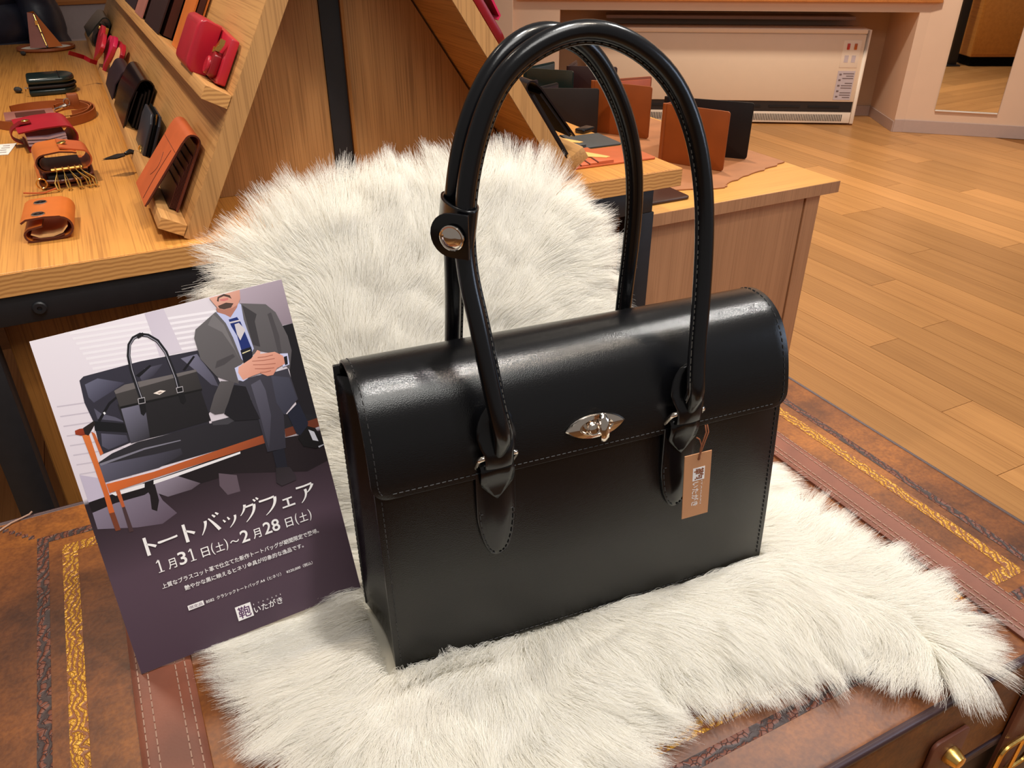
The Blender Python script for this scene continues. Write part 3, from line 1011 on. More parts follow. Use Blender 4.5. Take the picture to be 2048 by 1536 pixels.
def add_hair(name, pts, parent, r0, r1):
    N, K, _ = pts.shape
    hc = bpy.data.hair_curves.new(name)
    hc.add_curves([K] * N)
    hc.attributes['position'].data.foreach_set('vector', pts.ravel())
    ra = hc.attributes.get('radius') or hc.attributes.new('radius', 'FLOAT', 'POINT')
    prof = np.linspace(r0, r1, K).astype(np.float32)
    ra.data.foreach_set('value', np.tile(prof, N))
    hc.materials.append(M['white_fur'])
    o = bpy.data.objects.new(name, hc)
    COL.objects.link(o)
    o.parent = parent
    return stuff(o)
add_hair('pile', make_pile(260000, 5), rug, 0.00016, 0.00004)

# ------------------------------------------------------------------ the black tote bag
bag = thing('tote_bag', 'black box-shaped leather tote bag with flap and twist lock, standing on white fur', 'bag', BAG0, (0, 0, BAG_RZ))
W, HB = 0.388, 0.203
def front_v(z):
    return 0.020 * (z / 0.25) ** 1.3          # the front leans back a little
def back_v(z):
    return 0.0880 + 0.014 * (z / 0.25)
FLAP = [(0.1055, 0.150), (0.1062, 0.180), (0.1062, 0.215), (0.1050, 0.240), (0.1015, 0.258), (0.0945, 0.2680), (0.0850, 0.2730), (0.0740, 0.2748), (0.0620, 0.2740), (0.0500, 0.2700), (0.0395, 0.2630), (0.0305, 0.2525), (0.0235, 0.2395), (0.0185, 0.2250), (0.0150, 0.2100), (0.0128, 0.1970), (0.0120, 0.1860)]
def flap_v(z):
    zs = [p[1] for p in FLAP[7:]][::-1]
    vs_ = [p[0] for p in FLAP[7:]][::-1]
    return float(np.interp(z, zs, vs_))
# front and back panels: thick leather slabs with rounded lower corners
def slab(vfun, u0, u1, z1, th, nz=14, r=0.004):
    m = MB()
    rows_o, rows_i = [], []
    for i in range(nz + 1):
        t = (i / nz) ** 1.6
        z = z1 * t
        ins_ = r - math.sqrt(max(0, r * r - (r - z) ** 2)) if z < r else 0
        v = vfun(z)
        us = np.linspace(u0 + ins_, u1 - ins_, 9)
        rows_o.append([(u, v, z) for u in us])
        rows_i.append([(u, v + th, z) for u in us])
    m.grid(rows_o)
    m.grid(rows_i, flip=True)
    n = nz
    for i in range(n):
        m.add([rows_o[i][0], rows_o[i + 1][0], rows_i[i + 1][0], rows_i[i][0]], [(0, 1, 2, 3)])
        m.add([rows_o[i][-1], rows_o[i + 1][-1], rows_i[i + 1][-1], rows_i[i][-1]], [(3, 2, 1, 0)])
    for rr, fl in ((0, 1), (n, 0)):
        for j in range(8):
            q = [rows_o[rr][j], rows_o[rr][j + 1], rows_i[rr][j + 1], rows_i[rr][j]]
            m.add(q, [(3, 2, 1, 0) if fl else (0, 1, 2, 3)])
    return m
slab(front_v, -0.001, W + 0.001, HB, 0.0035).build('front_panel', 'black_leather', bag, bevel=0.0008, angle=0.9)
slab(back_v, -0.0085, W + 0.0035, 0.262, 0.0035).build('back_panel', 'black_leather', bag, bevel=0.0008, angle=0.9)
MB().box((0.002, 0.0036, 0.003), (W - 0.002, 0.0875, 0.0065)).build('base_panel', 'black_leather', bag, smooth=False)
for side, u0 in ((-1, 0.0015), (1, W - 0.0015)):
    rows = []
    for i in range(15):
        z = 0.004 + 0.250 * i / 14
        row = []
        for j in range(13):
            t = j / 12
            vf = front_v(z) if z < 0.19 else max(front_v(z), flap_v(z))
            v = vf + 0.0036 + (back_v(z) - vf - 0.0040) * t
            fold = 0.030 * min(1, z / 0.20) ** 0.8 * (1 - abs(2 * t - 1) ** 1.4)
            skew = -0.007 * t if side < 0 else 0.002 * t
            row.append((u0 + skew - side * (fold + 0.003 * math.sin(PI * t)), v, z))
        rows.append(row)
    g = MB().grid(rows, flip=side > 0)
    go = g.build('side_gusset', 'black_leather', bag)
    sm = go.modifiers.new('hide', 'SOLIDIFY')
    sm.thickness = 0.0022
# flap: one sheet of leather rolled over the top; lower front corners rounded; a slot for each strap
def flap_rows(off):
    arc_l = [0]
    for a, b in zip(FLAP, FLAP[1:]):
        arc_l.append(arc_l[-1] + math.hypot(b[0] - a[0], b[1] - a[1]))
    Lt = arc_l[-1]
    S = list(np.linspace(0, Lt - 0.014, 44)) + [Lt - 0.014 + 0.014 * math.sin(PI / 2 * k / 7) for k in range(1, 8)]
    pv, pz = [p[0] for p in FLAP], [p[1] for p in FLAP]
    out = []
    for s_ in S:
        v, z = np.interp(s_, arc_l, pv), np.interp(s_, arc_l, pz)
        v1, z1 = np.interp(min(s_ + 0.002, Lt), arc_l, pv), np.interp(min(s_ + 0.002, Lt), arc_l, pz)
        v0, z0 = np.interp(max(s_ - 0.002, 0), arc_l, pv), np.interp(max(s_ - 0.002, 0), arc_l, pz)
        t = Vector((v1 - v0, z1 - z0)).normalized()
        nn = Vector((-t.y, t.x))         # outward, away from the middle of the bag
        if nn.dot(Vector((v - 0.06, z - 0.20))) < 0:
            nn = -nn
        k = max(0.0, s_ - (Lt - 0.014))
        ins_ = 0.014 - math.sqrt(max(0, 0.014 ** 2 - k * k))
        us = np.linspace(-0.0035 + ins_, W + 0.0035 - ins_, 33)
        out.append([(float(u), float(v + nn.x * off), float(z + nn.y * off)) for u in us])
    return out
def smooth_profile():
    global FLAP
    P = np.array(FLAP)
    for _ in range(2):                       # corner cutting keeps the curve soft
        Q = [P[0]]
        for a, b in zip(P, P[1:]):
            Q += [0.75 * a + 0.25 * b, 0.25 * a + 0.75 * b]
        Q.append(P[-1])
        P = np.array(Q)
    FLAP = [tuple(p) for p in P]
_raw = list(FLAP)
smooth_profile()
FO = flap_rows(0.0)
fm = MB()
FO2 = flap_rows(0.0030)
fm.grid(FO)
fm.grid(FO2, flip=True)
nS = len(FO)
for i in range(nS - 1):
    fm.add([FO[i][0], FO[i + 1][0], FO2[i + 1][0], FO2[i][0]], [(0, 1, 2, 3)])
    fm.add([FO[i][-1], FO[i + 1][-1], FO2[i + 1][-1], FO2[i][-1]], [(3, 2, 1, 0)])
for j in range(32):
    fm.add([FO[-1][j], FO[-1][j + 1], FO2[-1][j + 1], FO2[-1][j]], [(3, 2, 1, 0)])
    fm.add([FO[0][j], FO[0][j + 1], FO2[0][j + 1], FO2[0][j]], [(0, 1, 2, 3)])
flap = fm.build('flap', 'black_leather', bag, bevel=0.0007, angle=1.0)
def fv(z, extra=0.0):
    """front face of the flap at height z"""
    zs = np.array([q[0][2] for q in FO2])
    vs_ = np.array([q[0][1] for q in FO2])
    k = np.argmax(zs)
    return float(np.interp(z, zs[k:][::-1], vs_[k:][::-1])) - extra

# stitching: little proud threads along the seams
sg = MB()
def stitch(a, b, n, rad=0.00042, ln=0.62, m=None):
    m = m or sg
    a, b = Vector(a), Vector(b)
    d = (b - a) / n
    for i in range(n):
        p, q = a + d * (i + 0.5 - ln / 2), a + d * (i + 0.5 + ln / 2)
        m.tube([p, q], rad, 4)
stuff_parts = []
e = 0.0050
nz = 44
for u in (-0.001 + e, W + 0.001 - e):
    for i in range(34):
        z = 0.012 + i * 0.0052
        stitch((u, front_v(z) - 0.0003, z), (u, front_v(z + 0.0052) - 0.0003, z + 0.0052), 1)
stitch((0.010, front_v(0.005) - 0.0003, 0.005), (W - 0.010, front_v(0.005) - 0.0003, 0.005), 72)
for i in range(46):
    z = 0.010 + i * 0.0053
    stitch((-0.0085, back_v(z) + 0.0018, z), (-0.0085, back_v(z + 0.0053) + 0.0018, z + 0.0053), 1, 0.00036)
stuff(sg.build('stitching', 'black_thread', bag, smooth=False))
sf = MB()
zb = FO2[-1][16][2] + 0.0048
stitch((0.012, fv(zb) - 0.0003, zb), (W - 0.012, fv(zb) - 0.0003, zb), 72, m=sf)
for jj, sgn in ((0, 1), (-1, -1)):
    last = None
    acc = 0
    for i in range(2, nS - 5):
        p, q = Vector(FO2[i][jj]), Vector(FO2[i + 1][jj])
        o_ = (q - p).normalized()
        nn = Vector((0, -o_.z, o_.y)) * (0.0003 if Vector(FO2[i][jj]).y < 0.2 else 0)
        mid = (p + q) / 2
        out = (mid - Vector((mid.x, 0.06, 0.20))).normalized() * 0.0003
        sub = max(1, int((q - p).length / 0.0050))
        stitch(p + Vector((sgn * 0.0052, 0, 0)) + out, q + Vector((sgn * 0.0052, 0, 0)) + out, sub, m=sf)
stuff(sf.build('stitching', 'black_thread', flap, smooth=False))

# straps under the handles
TABS = (0.0990, 0.2765)
def tab_outline(w, z_tip, z_top, n=9):
    """straight sides that sweep in to a blunt point"""
    pts = []
    zb_ = z_tip + 0.046
    for i in range(n + 1):
        t = i / n
        pts.append((w / 2 * math.sin(PI / 2 * t) ** 0.85 if t > 0 else 0.0, z_tip + (zb_ - z_tip) * (1 - math.cos(PI / 2 * t) ** 1.15)))
    right = pts + [(w / 2, z_top)]
    left = [(-x, z) for x, z in right[::-1] if x > 1e-6]
    return right + left
for u in TABS:
    ol = tab_outline(0.0345, 0.104, 0.192)
    m = MB()
    n = len(ol)
    lay = []
    for off, k in ((-0.0003, 1.0), (-0.0030, 1.0), (-0.0036, 0.97), (-0.0038, 0.80), (-0.0052, 0.66)):
        cz = 0.150
        lay.append([(u + x * k, front_v(z) + off - (0.0022 if z > 0.185 else 0), cz + (z - cz) * (0.5 + k / 2)) for x, z in ol])
    for a, b in zip(lay, lay[1:]):
        m.add(a + b, [(i, (i + 1) % n, n + (i + 1) % n, n + i) for i in range(n)])
    m.add(lay[-1], [tuple(range(n))])
    m.add(lay[0], [tuple(range(n - 1, -1, -1))])
    tab = m.build('strap_tab', 'black_gloss', bag)
    st = MB()
    per = [(u + x * 0.885, front_v(z) - 0.0042, 0.150 + (z - 0.150) * 0.945) for x, z in ol]
    acc = [Vector(p) for p in per if p[2] < 0.185]
    for p, q in zip(acc, acc[1:]):
        if (q - p).length < 0.035 or abs(p.x - q.x) < 0.004:
            stitch(p, q, max(1, int((q - p).length / 0.0042)), 0.0005, m=st)
    stitch((u + 0.0345 / 2 * 0.885, front_v(0.16) - 0.0042, 0.150), (u + 0.0345 / 2 * 0.885, front_v(0.18) - 0.0042, 0.183), 8, 0.0005, m=st)
    stitch((u - 0.0345 / 2 * 0.885, front_v(0.16) - 0.0042, 0.150), (u - 0.0345 / 2 * 0.885, front_v(0.18) - 0.0042, 0.183), 8, 0.0005, m=st)
    stuff(st.build('stitching', 'black_thread', tab, smooth=False))
    # the pointed leather loop that holds the ring
    lp = MB()
    prof = [(-0.0050, 0.186, 1.0), (-0.0082, 0.194, 1.0), (-0.0095, 0.201, 0.98), (-0.0060, 0.206, 0.96)]
    rows = []
    for dv, z, k in ((-0.0060, 0.1650, 0.03), (-0.0062, 0.1690, 0.30), (-0.0064, 0.1745, 0.62), (-0.0070, 0.1800, 0.92), (-0.0082, 0.1850, 0.96), (-0.0098, 0.1900, 0.96), (-0.0108, 0.1950, 0.96), (-0.0100, 0.1995, 0.96), (-0.0072, 0.2020, 0.96), (-0.0040, 0.2015, 0.96)):
        rows.append([(u + k * 0.0150 * x, front_v(z) + dv - 0.0012, z - 0.0015 * abs(x) * (z > 0.183)) for x in (-1, -0.6, 0, 0.6, 1)])
    lo_ = lp.grid(rows).build('ring_loop', 'black_gloss', bag)
    sm = lo_.modifiers.new('hide', 'SOLIDIFY')
    sm.thickness = 0.0018
    rg_ = MB(Matrix.Translation((u, front_v(0.20) - 0.0080, 0.2025)) @ Matrix.Rotation(math.radians(34), 4, 'X'))
    rg_.tube([(x, 0, z) for x, z in rot_rect(0.0318, 0.0200, 0.0034, 5)], 0.0023, 10, closed=True)
    rg_.build('metal_ring', 'nickel', bag)

# two long rolled handles, each flattening into a leaf that is sewn round its ring
FRONT = [[0.0990, 0.0005, 0.2140], [0.0994, -0.0025, 0.2200], [0.1000, -0.0050, 0.2280], [0.0996, -0.0068, 0.2350], [0.0978, -0.0075, 0.2438], [0.0942, 0.0, 0.2684], [0.0905, 0.012, 0.3124], [0.0877, 0.022, 0.3392], [0.086, 0.03, 0.3588], [0.0872, 0.038, 0.3838], [0.0902, 0.04, 0.4087], [0.0942, 0.041, 0.4329], [0.1052, 0.042, 0.4663], [0.1182, 0.042, 0.4896], [0.1359, 0.042, 0.5041], [0.1597, 0.041, 0.5155], [0.1837, 0.04, 0.5179], [0.2083, 0.038, 0.5121], [0.2353, 0.036, 0.496], [0.2547, 0.034, 0.4755], [0.2704, 0.032, 0.4474], [0.2821, 0.028, 0.4087], [0.2854, 0.022, 0.3654], [0.2836, 0.014, 0.3215], [0.2801, 0.006, 0.2853], [0.277, 0.0, 0.2615], [0.2758, -0.0060, 0.2420], [0.2760, -0.0068, 0.2350], [0.2762, -0.0050, 0.2280], [0.2764, -0.0025, 0.2200], [0.2766, 0.0005, 0.2140]]
BACK = [[0.0991, 0.1165, 0.212], [0.0991, 0.1160, 0.2350], [0.0991, 0.115, 0.2555], [0.0991, 0.110, 0.2818], [0.0953, 0.092, 0.3307], [0.0907, 0.076, 0.3708], [0.0894, 0.068, 0.3933], [0.0935, 0.066, 0.4266], [0.1042, 0.067, 0.4614], [0.1225, 0.07, 0.491], [0.1441, 0.074, 0.5081], [0.1705, 0.08, 0.5128], [0.1984, 0.086, 0.5041], [0.2209, 0.092, 0.4852], [0.2465, 0.098, 0.4478], [0.2643, 0.104, 0.3998], [0.2709, 0.11, 0.3482], [0.2706, 0.113, 0.2987], [0.2705, 0.1150, 0.2685], [0.2702, 0.1160, 0.238], [0.2702, 0.1165, 0.212]]
def spline(pts, n):
    P = [Vector(p) for p in pts]
    P = [P[0] * 2 - P[1]] + P + [P[-1] * 2 - P[-2]]
    out = []
    segs_ = len(P) - 3
    for k in range(n + 1):
        x = min(k / n * segs_, segs_ - 1e-6)
        i = int(x)
        t = x - i
        a, b, c, d = P[i:i + 4]
        out.append(0.5 * ((2 * b) + (c - a) * t + (2 * a - 5 * b + 4 * c - d) * t * t + (3 * b - a - 3 * c + d) * t ** 3))
    return out
for pts, is_front in ((FRONT, True), (BACK, False)):
    sp = spline(pts, 110)
    sp = [sum((sp[min(max(i + k, 0), 110)] for k in range(-3, 4)), Vector()) / 7 if 3 <= i <= 107 else sp[i] for i in range(111)]
    n = len(sp)
    rr = []
    for i in range(n):
        e_ = min(i, n - 1 - i)
        rr.append(0.0071 * (0.66 + 0.34 * min(1, e_ / 9)) if e_ < 9 else 0.0071)
    h = MB().tube(sp, rr, 14)
    ho = h.build('handle', 'black_gloss', bag)
    # the sewn seam along the inner side of the roll
    seam, sth = MB(), MB()
    cen = Vector((0.187, 0.05, 0.36))
    ss_ = []
    for i in range(7, n - 7):
        t = (sp[i + 1] - sp[i - 1]).normalized()
        inn = cen - sp[i]
        inn -= t * inn.dot(t)
        inn.y *= 0.15
        inn = (inn - t * inn.dot(t)).normalized()
        ss_.append((sp[i] + inn * 0.0074, t))
    seam.tube([p for p, _ in ss_], 0.0019, 8)
    seam.build('seam_welt', 'black_gloss', ho)
    for (p, t) in ss_[::1]:
        for k in (-0.0022, 0.0022):
            q = p + t * k + Vector((0, -0.0017, 0))
            sth.tube([q - t * 0.0013, q + t * 0.0013], 0.00045, 4)
    stuff(sth.build('stitching', 'handle_thread', ho, smooth=False))
    if is_front:
        for u in TABS:
            # leaf-shaped end of the handle, sewn flat
            prof = [(0.1985, 0.0120), (0.2010, 0.0122), (0.2050, 0.0122), (0.2100, 0.0122), (0.2140, 0.0126), (0.2200, 0.0150), (0.2270, 0.0168), (0.2340, 0.0164), (0.2400, 0.0148), (0.2460, 0.0120), (0.2510, 0.0080), (0.2545, 0.0030)]
            rows = []
            for z, hw in prof:
                v = min(fv(z) - 0.0030, front_v(0.2) - 0.010 + max(0, (z - 0.215)) * 0.16)
                q = min(1, max(0, (z - 0.2130) / 0.016))
                v = v * q + (1 - q) * (front_v(0.2) - 0.0166 + max(0, 0.2015 - z) * 1.6)
                rows.append([(u + x * hw, v - (0.0018 + 0.0022 * q) * (1 - abs(x) ** 2.2), z) for x in (-1, -0.8, -0.55, -0.25, 0, 0.25, 0.55, 0.8, 1)])
            lf = MB().grid(rows).build('handle_end', 'black_gloss', ho)
            sm = lf.modifiers.new('hide', 'SOLIDIFY')
            sm.thickness = 0.0024
# keeper that gathers both handles, with its snap
kp = MB(Matrix.Translation((0.0885, 0.0545, 0.3885)) @ Matrix.Rotation(math.radians(8), 4, 'Y'))
loop = []
for i in range(28):
    q = 2 * PI * i / 28
    loop.append((0.0118 * math.cos(q), 0.0265 * math.sin(q)))
rows = []
for z in (-0.0165, -0.015, -0.005, 0.005, 0.015, 0.0165):
    rows.append([(x, y, z) for x, y in loop + loop[:1]])
kp.grid(rows)
ko = kp.build('keeper_band', 'black_gloss', bag)
sm = ko.modifiers.new('hide', 'SOLIDIFY')
sm.thickness = 0.0022
kt = MB(Matrix.Translation((0.0790, 0.0290, 0.3880)) @ Matrix.Rotation(math.radians(-44), 4, 'Z') @ Matrix.Rotation(PI / 2, 4, 'X'))
kt.prism([(0.010, -0.0165), (0.010, 0.0165)] + [(-0.004 + 0.0160 * math.cos(math.radians(a)), 0.0165 * math.sin(math.radians(a))) for a in range(90, 271, 15)], -0.0012, 0.0014)
kto = kt.build('keeper_tongue', 'black_gloss', bag, bevel=0.0006)
kn = MB(Matrix.Translation((0.0760, 0.0275, 0.3880)) @ Matrix.Rotation(math.radians(-44), 4, 'Z') @ Matrix.Rotation(PI / 2, 4, 'X'))
kn.lathe([(0.0095, 0.0008), (0.0095, 0.0020), (0.0088, 0.0026), (0.0078, 0.0022), (0.0066, 0.0030), (0.004, 0.0040), (0.001, 0.0044)], 24).build('snap_button', 'nickel', kto)

# twist lock: pointed oval plate, sunk oval dish, turning bar
zl = 0.2110
tl = Vector((fv(zl + 0.004) - fv(zl - 0.004), 0.008)).normalized()
LT_ = frame(Vector((0.1905, fv(zl) - 0.0004, zl)), Vector((1, 0, 0)), Vector((0, tl.x, tl.y)), Vector((0, -tl.y, tl.x)))
hl, hh = 0.0280, 0.0108
def eye(k, z):
    pts = []
    for i in range(36):
        q = 2 * PI * i / 36
        c_ = math.cos(q)
        pts.append((hl * k * c_, hh * k * (1 - abs(c_) ** 2.3) ** 0.85 * (1 if math.sin(q) >= 0 else -1), z))
    return pts
pl_ = MB(LT_)
ovl = lambda a, b, z, x=0: [(x + a * math.cos(2 * PI * i / 36), b * math.sin(2 * PI * i / 36), z) for i in range(36)]
lay = [eye(1.0, 0.0), eye(1.0, 0.0014), eye(0.94, 0.0028), ovl(0.0170, 0.0080, 0.0036), ovl(0.0158, 0.0072, 0.0038), ovl(0.0146, 0.0064, 0.0030), ovl(0.0125, 0.0056, 0.0012)]
for a, b in zip(lay, lay[1:]):
    pl_.add(a + b, [(i, (i + 1) % 36, 36 + (i + 1) % 36, 36 + i) for i in range(36)])
pl_.add(lay[-1], [tuple(range(36))])
pl_.add(lay[0], [tuple(range(35, -1, -1))])
lo_ = pl_.build('twist_lock', 'nickel', bag)
cup = MB(LT_)
cup.T = LT_ @ Matrix.Translation((-0.0042, 0, 0))
cup.lathe([(0.0062, 0.0010), (0.0062, 0.0072), (0.0056, 0.0078), (0.0048, 0.0072), (0.0042, 0.0080), (0.001, 0.0084)], 10)
cup.build('lock_post', 'nickel', lo_, bevel=0.0003, angle=0.9)
kb = MB(LT_)
rows = []
for y, wk, z in ((-0.0125, 0.0012, 0.0100), (-0.0115, 0.0026, 0.0112), (-0.0080, 0.0036, 0.0128), (-0.0040, 0.0037, 0.0136), (0.0, 0.0036, 0.0138), (0.0040, 0.0037, 0.0136), (0.0080, 0.0036, 0.0128), (0.0115, 0.0026, 0.0112), (0.0125, 0.0012, 0.0100)):
    rows.append([(0.0035 + x * wk, y, z - 0.0010 * abs(x) ** 2 - (0.0026 if b else 0)) for x, b in ((-1, 0), (-0.5, 0), (0, 0), (0.5, 0), (1, 0), (1, 1), (0, 1), (-1, 1), (-1, 0))])
kb.grid(rows)
kb.build('turn_knob', 'nickel', lo_)

# ------------------------------------------------------------------ hang tag on the right ring
tg = thing('hang_tag', 'small kraft-brown tag with white lettering hanging from the bag ring', 'tag', BAG0, (0, 0, BAG_RZ))
TX_ = frame(Vector((0.2735, -0.0165, 0.1012)), Vector((0.9965, -0.02, 0.0)).normalized(), Vector((-0.0790, 0.05, 0.996)).normalized(), Vector((0, -1, 0)))
TX_ = frame(Vector((0.2715, -0.0165, 0.1050)), Vector((1, 0, 0.0)), Vector((-0.082, 0.0, 0.9966)), Vector((0, -1, 0)))
tw, th_ = 0.0278, 0.0722
tc_ = MB(TX_).prism([(0, 0), (tw, 0.0), (tw, th_), (0, th_)], -0.0005, 0.0003).build('card', 'kraft_card', tg, smooth=False)
MB(TX_ @ Matrix.Translation((tw * 0.52, th_ - 0.0062, 0.0003))).lathe([(0.0011, 0), (0.0011, 0.0002)], 12).build('punched_hole', 'black_felt', tg, smooth=False)
sqr = MB(TX_).box((0.0092, 0.0420, 0.0003), (0.0215, 0.0565, 0.00042)).build('logo_square', 'print_white', tc_, smooth=False)
R90 = TX_ @ Matrix.Translation((0, 0, 0)) @ Matrix.Rotation(-PI / 2, 4, 'Z')
# rotated print: its x axis runs down the card
lettering('鞄', (-0.0555, 0.0102, -0.0430, 0.0205), 'cord_brown', tc_, 0.00055, 0.02, 'logo_character', R90)
lettering('いたがき', (-0.0405, 0.0092, -0.0125, 0.0165), 'print_white', tc_, 0.00055, 0.012, 'lettering', R90)
lettering('ITAGAKI', (-0.0410, 0.0182, -0.0135, 0.0196), 'print_white', tc_, 0.00055, 0.0, 'lettering', R90)
cdm = MB()
hole = TX_ @ Vector((tw * 0.52, th_ - 0.0062, 0.0008))
rg0 = Vector((0.2860, -0.0165, 0.1990))
cdm.tube([hole + Vector((-0.0006, 0, 0)), hole + Vector((0.001, -0.001, 0.012)), rg0 + Vector((0.0, -0.0012, 0.0)), rg0 + Vector((0.0, 0.002, 0.0055))], 0.00062, 6)
cdm.tube([hole + Vector((0.0006, 0, 0)), hole + Vector((-0.001, -0.001, 0.012)), rg0 + Vector((-0.0024, -0.0012, 0.0)), rg0 + Vector((-0.002, 0.002, 0.0055))], 0.00062, 6)
cdm.tube([hole + Vector((0, -0.0012, 0.010)), hole + Vector((-0.001, -0.0014, 0.017)), hole + Vector((-0.0035, -0.0014, 0.023)), hole + Vector((-0.0065, -0.001, 0.0255))], 0.0006, 6)
cdm.build('cord', 'cord_brown', tg)
